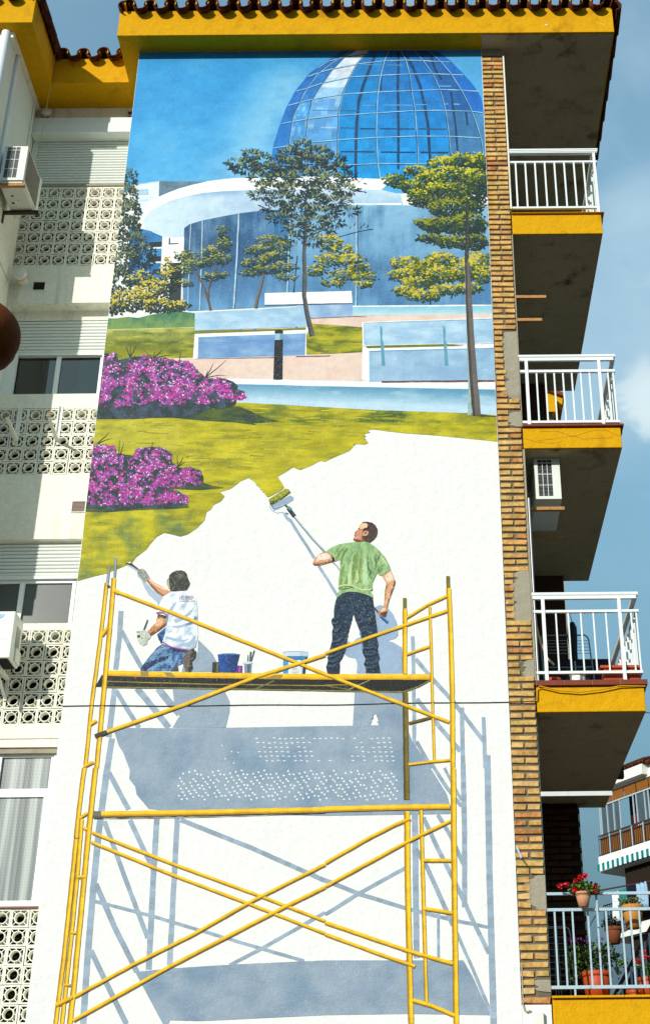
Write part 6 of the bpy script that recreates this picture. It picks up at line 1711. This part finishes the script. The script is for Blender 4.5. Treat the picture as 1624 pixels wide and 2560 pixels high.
A.bar(T([(794, 188), (812, 196)]), 2.6, (44, 24, 20), wob=.1); A.bar(T([(736, 294), (756, 292)]), 1.6, (90, 36, 32), wob=.1); A.bar(T([(740, 262), (758, 256)]), 1.6, (120, 60, 40), wob=.1); A.poly(T([(722, 322), (790, 300), (800, 330), (750, 348)]), (216, 156, 140))
hair2 = T([(842, 98), (870, 88), (925, 88), (1000, 104), (1045, 140), (1072, 190), (1076, 240), (1060, 300), (1020, 350), (958, 396), (900, 380), (868, 345), (850, 300), (862, 286), (905, 296), (938, 262), (936, 228), (900, 222), (862, 236), (862, 200), (884, 180), (920, 175), (935, 130), (905, 105)])
A.fill(hair2, lambda x, y: mixc3((58, 40, 34), (84, 64, 56), .4 + nz(x, y, .15, 96)), 2.0); strokes(A, hair2, 260, [(40, 26, 22), (96, 76, 66), (60, 42, 36)], 4, .35, 1.2, 15)
A.poly(T([(870, 236), (900, 222), (936, 228), (944, 250), (930, 284), (900, 298), (858, 296), (852, 280), (872, 262)]), (214, 158, 122)); A.poly(T([(890, 244), (918, 238), (924, 256), (900, 276), (884, 270)]), (140, 84, 62))
A.done('painted_person', 'painted standing painter in green shirt and navy trousers seen from behind')

# ---- paint roller on its long pole
A = Art(.0038)
SH = (148, 168, 188)
A.poly(ZR([(185, 415), (250, 372), (430, 255), (455, 248), (490, 262), (520, 312), (400, 400), (250, 490), (222, 484), (195, 440)]), (150, 150, 24))
A.poly(ZR([(196, 448), (300, 420), (420, 360), (500, 290), (520, 314), (400, 400), (250, 490), (222, 484)]), (62, 72, 10))
rl = ZR([(185, 415), (250, 372), (430, 255), (455, 248), (490, 262), (520, 312), (400, 400), (250, 490), (222, 484), (195, 440)])
strokes(A, rl, 160, [(214, 214, 120), (30, 36, 8), (190, 186, 40), (240, 240, 190), (70, 78, 12)], 4, .8, -.6, 16, .8)
A.bar(ZR([(205, 470), (235, 510), (265, 545), (340, 528), (425, 498)]), 2.0, (60, 92, 108), wob=.2); A.bar(ZR([(265, 541), (340, 524), (425, 494)]), .9, (220, 232, 232), wob=.1)
A.bar(ZR([(432, 492), (470, 530), (500, 580)]), 5, (40, 66, 78), wob=.6); A.bar(ZR([(480, 545), (575, 668)]), 9, (40, 52, 62), lo=(16, 22, 28), w1=10); A.bar(ZR([(470, 520), (520, 562)]), 6, (96, 140, 148), w1=7); A.bar(ZR([(455, 618), (480, 632)]), 2.5, (20, 16, 20), wob=.6)
A.bar(ZR([(572, 675), (700, 830), (860, 1020), (1030, 1196)]), 4.6, (148, 172, 180), lo=(30, 54, 72), hi=(224, 232, 230), w1=6)
A.done('painted_roller', 'painted roller with green yellow sleeve on a long grey pole')

# ---- painted shadows of the scaffold and the painters
A = Art(.0014)
SH2 = (147, 162, 176)
SH = (148, 168, 188)
A.poly(ZR([(190, 490), (215, 500), (265, 580), (330, 560), (420, 505), (440, 500), (560, 425), (566, 385), (510, 348), (250, 490)]), SH)
A.bar(ZR([(200, 510), (240, 575), (310, 618), (400, 602), (430, 640)]), 2.2, SH, wob=.2)
A.bar(ZR([(420, 610), (460, 690), (520, 730)]), 8, SH); A.bar(ZR([(515, 725), (640, 930), (760, 1110), (870, 1290)]), 7, SH, wob=.3); A.bar(ZR([(935, 1410), (1060, 1600), (1215, 1850)]), 7, (160, 176, 196), wob=.3)
def shf(x, y): return mixc3(SH2, (122, 144, 164), max(0, .2 + 1.1 * nz(x, y, .012, 97)))
def sbar(fn, pts, w_): A.bar(fn(pts), w_ * .5, mixc3(SH2, (160, 178, 196), rm.random() * .5), wob=.35)
sbar(Z5, [(570, 465), (562, 600), (545, 742)], 24); sbar(Z5, [(572, 560), (620, 650), (672, 742)], 22); sbar(Z5, [(540, 832), (528, 930), (512, 1060)], 26); sbar(Z5, [(548, 842), (600, 930), (655, 1015)], 22)
sbar(Z5, [(645, 830), (720, 920), (795, 1015)], 30); sbar(Z5, [(745, 830), (800, 900), (845, 950)], 34); sbar(Z5, [(528, 1065), (505, 1204)], 28)
sbar(Z7, [(505, 0), (465, 300), (440, 560), (412, 900), (392, 1204)], 30); sbar(Z7, [(512, 20), (560, 110), (606, 196)], 24); sbar(Z7, [(612, 244), (660, 350), (718, 470)], 24)
sbar(Z7, [(492, 250), (590, 520), (695, 800)], 22); sbar(Z7, [(738, 238), (722, 500), (700, 948)], 27); sbar(Z7, [(834, 235), (815, 600), (798, 928)], 25); sbar(Z7, [(452, 545), (540, 750), (645, 960)], 26)
sbar(Z7, [(428, 858), (500, 1010), (595, 1204)], 26); sbar(Z7, [(450, 628), (700, 692), (1230, 850), (1430, 908)], 16); sbar(Z7, [(850, 244), (1180, 375), (1528, 530)], 22); A.bar(Z8([(0, 528), (160, 592), (380, 660), (600, 715), (770, 750)]), 11, SH2, w1=8)
sbar(Z7, [(1080, 928), (1230, 850), (1528, 680)], 17); sbar(Z8, [(0, 690), (160, 590), (400, 458)], 18)
sbar(Z8, [(422, 215), (425, 500), (430, 895)], 28); sbar(Z8, [(648, -20), (655, 300), (655, 655)], 24); sbar(Z8, [(762, -60), (772, 500), (792, 1204)], 30); sbar(Z8, [(500, -20), (570, 90), (640, 180)], 18); sbar(Z8, [(560, 0), (640, 150)], 14)
sbar(Z8, [(530, 220), (590, 320), (648, 450)], 20); sbar(Z8, [(462, 232), (530, 380), (612, 540), (700, 730), (770, 872)], 21); sbar(Z8, [(425, 378), (480, 470), (560, 650), (600, 740)], 22); sbar(Z8, [(612, 760), (700, 960), (778, 1150)], 16); sbar(Z8, [(532, 682), (533, 890)], 13)
sbar(Z6, [(412, 585), (418, 900), (420, 1240)], 17); sbar(Z6, [(425, 690), (500, 780), (600, 890), (742, 1075)], 20); sbar(Z6, [(430, 880), (520, 990), (635, 1125)], 22); sbar(Z6, [(744, 965), (752, 1204)], 18); sbar(Z6, [(430, 1080), (500, 1204)], 18); sbar(Z6, [(642, 920), (648, 1204)], 20)
A.fill([(266, 1712), (400, 1713), (532, 1712), (700, 1709), (946, 1705), (957, 1712), (968, 1742), (1000, 1788), (1050, 1868), (1058, 1897), (1058, 1915), (764, 1919), (440, 1912), (350, 1903), (322, 1870), (318, 1850), (304, 1832), (306, 1812), (290, 1770), (280, 1755)], shf, 6)
A.fill([(318, 2286), (400, 2278), (560, 2268), (764, 2259), (1089, 2259), (1112, 2300), (1152, 2388), (960, 2385), (764, 2388), (470, 2402), (400, 2400), (395, 2412), (385, 2412), (352, 2350)], shf, 6)
A.poly(Z5([(932, 600), (965, 632), (1000, 668), (1022, 710), (1024, 752), (855, 752), (870, 690), (930, 660)]), SH2)
A.poly(Z5([(812, 828), (1050, 830), (1080, 890), (1080, 940), (1062, 1014), (812, 1014), (845, 960), (820, 900)]), SH2)
A.poly(Z5([(678, 325), (700, 350), (730, 390), (765, 405), (765, 440), (752, 452), (735, 420), (700, 390)]), (164, 184, 204)); A.poly(K([(258, 230), (300, 330), (400, 400), (480, 500), (640, 610), (600, 740), (570, 735), (540, 660), (420, 560), (360, 460), (330, 380), (262, 300)]), (170, 188, 206))
A.bar(K([(90, 125), (150, 155), (250, 215)]), 4, (176, 190, 206), wob=.3)
A.poly(T([(1040, 1340), (1110, 1308), (1200, 1330), (1290, 1420), (1350, 1540), (1380, 1650), (1376, 1760), (1340, 1800), (1225, 1832), (1320, 1862), (1432, 1935), (1442, 2312), (768, 2312), (780, 2180), (750, 2092), (655, 2075), (592, 2035), (620, 1940), (630, 1830), (700, 1870), (770, 1800), (850, 1770), (1000, 1700), (1040, 1600)]), (150, 172, 196))
A.fill(Z6([(140, 838), (370, 838), (366, 1012), (252, 1008), (248, 975), (240, 950), (228, 955), (214, 1004), (130, 1012)]), shf, 5)
# flecks of light coming through the holes of the deck
r_ = random.Random(5); y0 = A.y
def fleck(x, y, w_, h_): A.raw([(x - w_, y), (x - w_ * .2, y - h_), (x + w_, y - h_ * .2), (x + w_ * .3, y + h_)], (226, 232, 230))
for row in range(6):
    for i in range(24):
        x = 604 + i * 13.5 + row * 2; y = 1737 + row * 10.5 + r_.uniform(-1, 1)
        if r_.random() < (.88 if not 735 < x < 845 or row == 0 else .35): fleck(x, y, 4.2, 1.5)
for row in range(8):
    for i in range(38):
        x = 418 + i * 13.6 + ((row * 5) % 13) + r_.uniform(-1, 1); y = 1818 + row * 8.4 - 5 * ((i % 4) - 1.5) * .6 + r_.uniform(-1, 1)
        if x < 940 and r_.random() < .86 - (.4 if x < 470 and row < 3 else 0): fleck(x, y, 3.0, 2.6)
for (x, y) in ((522, 1754), (545, 1768), (530, 1785), (550, 1795), (560, 1770)): fleck(x, y, 2.2, 2.0)
A.y += A.dy
A.done('painted_shadow', 'painted blue grey shadows of the scaffold and painters')

# ---- buckets on the deck
A = Art(.0044)
Bk = ZBK
A.poly(Bk([(162, 386), (244, 384), (246, 522), (152, 522)]), (44, 50, 44)); A.poly(Bk([(210, 395), (236, 395), (236, 515), (205, 515)]), (96, 100, 70))
A.done('painted_can', 'painted dark can left of the blue bucket')
A = Art(.0046)
A.fill(Bk([(225, 292), (290, 275), (430, 272), (506, 284), (494, 340), (478, 400), (466, 522), (250, 522), (238, 400)]), lambda x, y: mixc3((24, 76, 148), (12, 44, 96), max(0, min(1, (x - 520) / 40)) + .4 * nz(x, y, .1, 7)), 2)
A.bar(Bk([(222, 294), (300, 284), (430, 282), (506, 290)]), 2.6, (74, 120, 170)); A.done('painted_bucket', 'painted dark blue bucket')
A = Art(.0047)
A.poly(Bk([(472, 430), (540, 430), (538, 522), (462, 522)]), (112, 40, 128)); A.poly(Bk([(494, 440), (515, 440), (512, 515), (492, 515)]), (160, 84, 170)); A.done('painted_can', 'painted purple can right of the blue bucket')
A = Art(.0047)
for p_, q__, w_ in (((608, 380), (612, 295), 2.2), ((634, 380), (646, 252), 4.0), ((650, 376), (692, 236), 3.4)): A.bar(Bk([p_, q__]), w_, (96, 108, 106), lo=(40, 48, 50), wob=.2)
A.poly(Bk([(560, 400), (658, 400), (650, 524), (566, 526)]), (124, 142, 158)); A.poly(Bk([(600, 410), (640, 410), (636, 520), (604, 522)]), (80, 98, 118)); A.poly(Bk([(540, 392), (575, 376), (664, 380), (666, 400), (600, 410), (545, 405)]), (206, 214, 216)); A.done('painted_jar', 'painted grey jar holding three brushes')
A = Art(.0044)
A.poly(Bk([(1056, 340), (1372, 312), (1350, 420), (1335, 540), (1058, 540)]), (186, 206, 222)); A.poly(Bk([(1056, 350), (1130, 370), (1120, 540), (1058, 540)]), (70, 150, 206)); A.poly(Bk([(1090, 322), (1200, 306), (1365, 318), (1340, 410), (1280, 400), (1280, 360), (1130, 368)]), (44, 122, 180))
A.poly(Bk([(1125, 384), (1280, 358), (1282, 540), (1125, 540)]), (230, 236, 238)); A.poly(Bk([(1340, 330), (1368, 320), (1350, 420), (1335, 540), (1300, 540), (1310, 440)]), (18, 42, 74)); A.poly(Bk([(1160, 470), (1268, 466), (1266, 530), (1162, 530)]), (214, 216, 204)); A.bar(Bk([(1180, 470), (1240, 468)]), 1.0, (120, 130, 130)); A.bar(Bk([(1175, 522), (1245, 522)]), 1.0, (120, 130, 130))
A.poly(Bk([(1050, 262), (1120, 250), (1270, 248), (1374, 258), (1376, 290), (1366, 318), (1280, 312), (1120, 312), (1056, 330)]), (200, 214, 224)); A.bar(Bk([(1050, 262), (1120, 250), (1270, 248), (1374, 258)]), 1.4, (120, 150, 176)); A.bar(Bk([(1056, 330), (1120, 312), (1280, 312), (1366, 318)]), 1.6, (70, 110, 150)); A.poly(Bk([(1270, 252), (1374, 262), (1370, 312), (1276, 308)]), (176, 198, 212)); A.done('painted_bucket', 'painted white and blue paint bucket behind the cross braces')

# ---- the yellow scaffold
A = Art(.0085, .00003)
YW, YD, YH = (246, 190, 0), (130, 92, 6), (254, 214, 50)
OL2 = (126, 112, 20)
A.done if False else None
def yb(fn, pts, w_, dark=False, w1=None): A.bar(fn(pts), w_ * .5, (YW if not dark else (120, 100, 18)), lo=YD if not dark else (50, 46, 22), hi=YH if not dark else None, w1=None if w1 is None else w1 * .5)
# deck underside and front rail
A.poly(Z5([(450, 822), (480, 768), (1528, 790)]) + Z6([(0, 790), (495, 790), (440, 822), (372, 846), (0, 840)]) + Z5([(1528, 840), (850, 828), (490, 822)]), (30, 30, 27))
A.bar(Z5([(500, 798), (1000, 812), (1528, 818)]) + Z6([(0, 816), (120, 814)]), 2.2, (150, 132, 40)); A.bar(Z5([(490, 825), (850, 830), (1528, 841)]) + Z6([(0, 842), (372, 848)]), 2.6, (134, 126, 66)); A.bar(Z6([(372, 846), (440, 822), (495, 793)]), 3, (126, 118, 60))
A.bar(Z6([(110, 838), (210, 792)]), 2.6, (150, 140, 90)); A.bar(Z6([(0, 818), (120, 838)]), 2.2, (120, 112, 60)); A.bar(Z5([(1200, 834), (1290, 795)]), 3, (120, 112, 66))
A.bar(G_([(255, 1584), (400, 1588), (764, 1593), (1011, 1593)]), 13, YW, lo=(206, 146, 8), hi=YH)
A.poly(Z5([(660, 750), (700, 752), (700, 775), (664, 775)]), (158, 134, 60)); A.poly(Z5([(770, 755), (805, 756), (830, 778), (790, 778)]), (158, 134, 60)); A.poly(Z5([(1290, 768), (1332, 768), (1318, 788), (1240, 788)]), (158, 134, 60))
# posts
A.bar(Z5([(515, 256), (506, 335)]), 5.5, (150, 164, 170), lo=(104, 118, 126)); yb(Z5, [(502, 335), (470, 620), (432, 900), (402, 1204)], 17); A.bar(Z5([(545, 215), (540, 312)]), 5.5, (150, 164, 170), lo=(104, 118, 126)); yb(Z5, [(537, 312), (508, 640), (478, 960), (455, 1204)], 21)
yb(Z7, [(397, 0), (372, 200), (340, 520), (300, 900), (262, 1204)], 20); yb(Z7, [(385, 240), (365, 500), (330, 850), (292, 1204)], 19); yb(Z7, [(450, 0), (415, 320), (385, 640), (345, 1060), (328, 1204)], 24)
for fn, pts in ((Z5, [(480, 585), (508, 545)]), (Z5, [(425, 1002), (455, 982)]), (Z5, [(395, 1200), (440, 1178)]), (Z7, [(372, 240), (412, 213)]), (Z7, [(362, 515), (402, 512)]), (Z7, [(334, 776), (362, 776)]), (Z7, [(305, 1022), (332, 1022)]), (Z7, [(268, 1110), (330, 1085)]), (Z7, [(396, 285), (412, 290)])): yb(fn, pts, 16)
A.bar(Z7([(350, 322), (362, 335), (378, 330)]), 2, (60, 56, 50)); A.bar(Z5([(505, 352), (518, 350)]), 6, (70, 64, 50))
yb(Z6, [(374, 455), (374, 640), (373, 762)], 20); A.bar(Z6([(374, 406), (374, 456)]), 7.5, OL2, lo=(80, 72, 14)); yb(Z6, [(376, 848), (378, 1000), (380, 1204)], 24, True); yb(Z8, [(381, -10), (382, 60), (383, 150)], 26, True)
yb(Z8, [(384, 205), (386, 500), (394, 860), (403, 1204)], 26)
A.bar(Z6([(577, 303), (578, 360)]), 8, OL2, lo=(80, 72, 14)); yb(Z6, [(580, 360), (590, 600), (597, 900), (599, 1204)], 22); yb(Z8, [(601, 0), (604, 400), (608, 700), (615, 1204)], 25)
yb(Z6, [(491, 445), (499, 700), (505, 960), (512, 1170)], 12); yb(Z8, [(450, 200), (456, 430), (465, 760), (475, 1108)], 17)
for fn, pts, w_ in ((Z6, [(382, 500), (480, 440), (574, 396)], 13), (Z6, [(383, 672), (490, 634)], 13), (Z6, [(392, 1190), (500, 1176), (590, 1168)], 13), (Z8, [(462, 436), (594, 437)], 18), (Z8, [(466, 662), (598, 684)], 18), (Z8, [(412, 1094), (500, 1120), (608, 1166)], 20)): yb(fn, pts, w_)
yb(Z6, [(392, 996), (505, 966)], 13, True)
# middle beam
A.bar(Z7([(440, 222), (480, 222)]), 18, (108, 104, 92), lo=(60, 58, 50)); A.bar(Z7([(478, 218), (900, 212), (1528, 198)]) + Z8([(0, 196), (300, 188), (586, 183)]), 13, YW, lo=(150, 104, 16), hi=YH); A.bar(Z7([(480, 238), (900, 232), (1528, 213)]), 1.6, (70, 62, 40))
# cross braces
yb(Z5, [(545, 375), (870, 500), (1200, 632), (1528, 765)], 17); A.bar(Z6([(0, 765), (300, 882), (582, 990)]), 8, YW, lo=YD, hi=YH)
yb(Z5, [(500, 1038), (870, 908), (1200, 780), (1528, 675)], 17); A.bar(Z6([(0, 668), (250, 578), (575, 466)]), 7.5, YW, lo=YD, hi=YH); A.bar(Z5([(448, 1058), (505, 1036)]), 10, (70, 62, 44), lo=(30, 28, 24)); A.bar(Z5([(540, 372), (560, 382)]), 11, YW, lo=YD)
yb(Z7, [(435, 306), (800, 448), (1235, 608), (1528, 722)], 16); A.bar(Z8([(0, 728), (400, 865), (600, 922)]), 9.5, YW, lo=YD, hi=YH); yb(Z7, [(430, 350), (800, 500), (1170, 640), (1528, 780)], 16); A.bar(Z8([(0, 783), (250, 875), (422, 935)]), 8.5, YW, lo=YD, hi=YH)
yb(Z7, [(352, 1078), (620, 930), (900, 790), (1190, 625), (1528, 455)], 16); A.bar(Z8([(0, 450), (200, 335), (330, 268), (400, 240)]), 8, YW, lo=YD, hi=YH); yb(Z7, [(345, 1190), (560, 1070), (800, 935), (1330, 660), (1528, 562)], 17); A.bar(Z8([(0, 560), (380, 352), (590, 250)]), 8, YW, lo=YD, hi=YH)
yb(Z7, [(262, 1120), (345, 1078)], 18)
A.done('painted_scaffold', 'painted yellow scaffold with cross braces and dark deck')

# ---- groups of look-alikes
for o in list(COL.objects):
    if o.parent is not None: continue
    n_ = o.name.split('.')[0]
    gname = {'ac_unit': 'air conditioners on the building', 'wall_vent': 'louvred wall vents', 'vent_cap': 'round white vent caps', 'towel': 'laundry on the washing line',
             'trousers': 'laundry on the washing line', 'shirt': 'laundry on the washing line', 'drying_rack': 'wire drying racks on the balconies'}.get(n_)
    if n_ in ('flower_pot', 'geranium_pot', 'bougainvillea_pot'):
        gname = 'potted plants on the neighbour block' if o.location.y > 20 else 'flower pots on the first floor balcony' if o.location.z < 5 else 'flower pots on the second floor balcony'
    if gname and not o.get('group'): o['group'] = gname
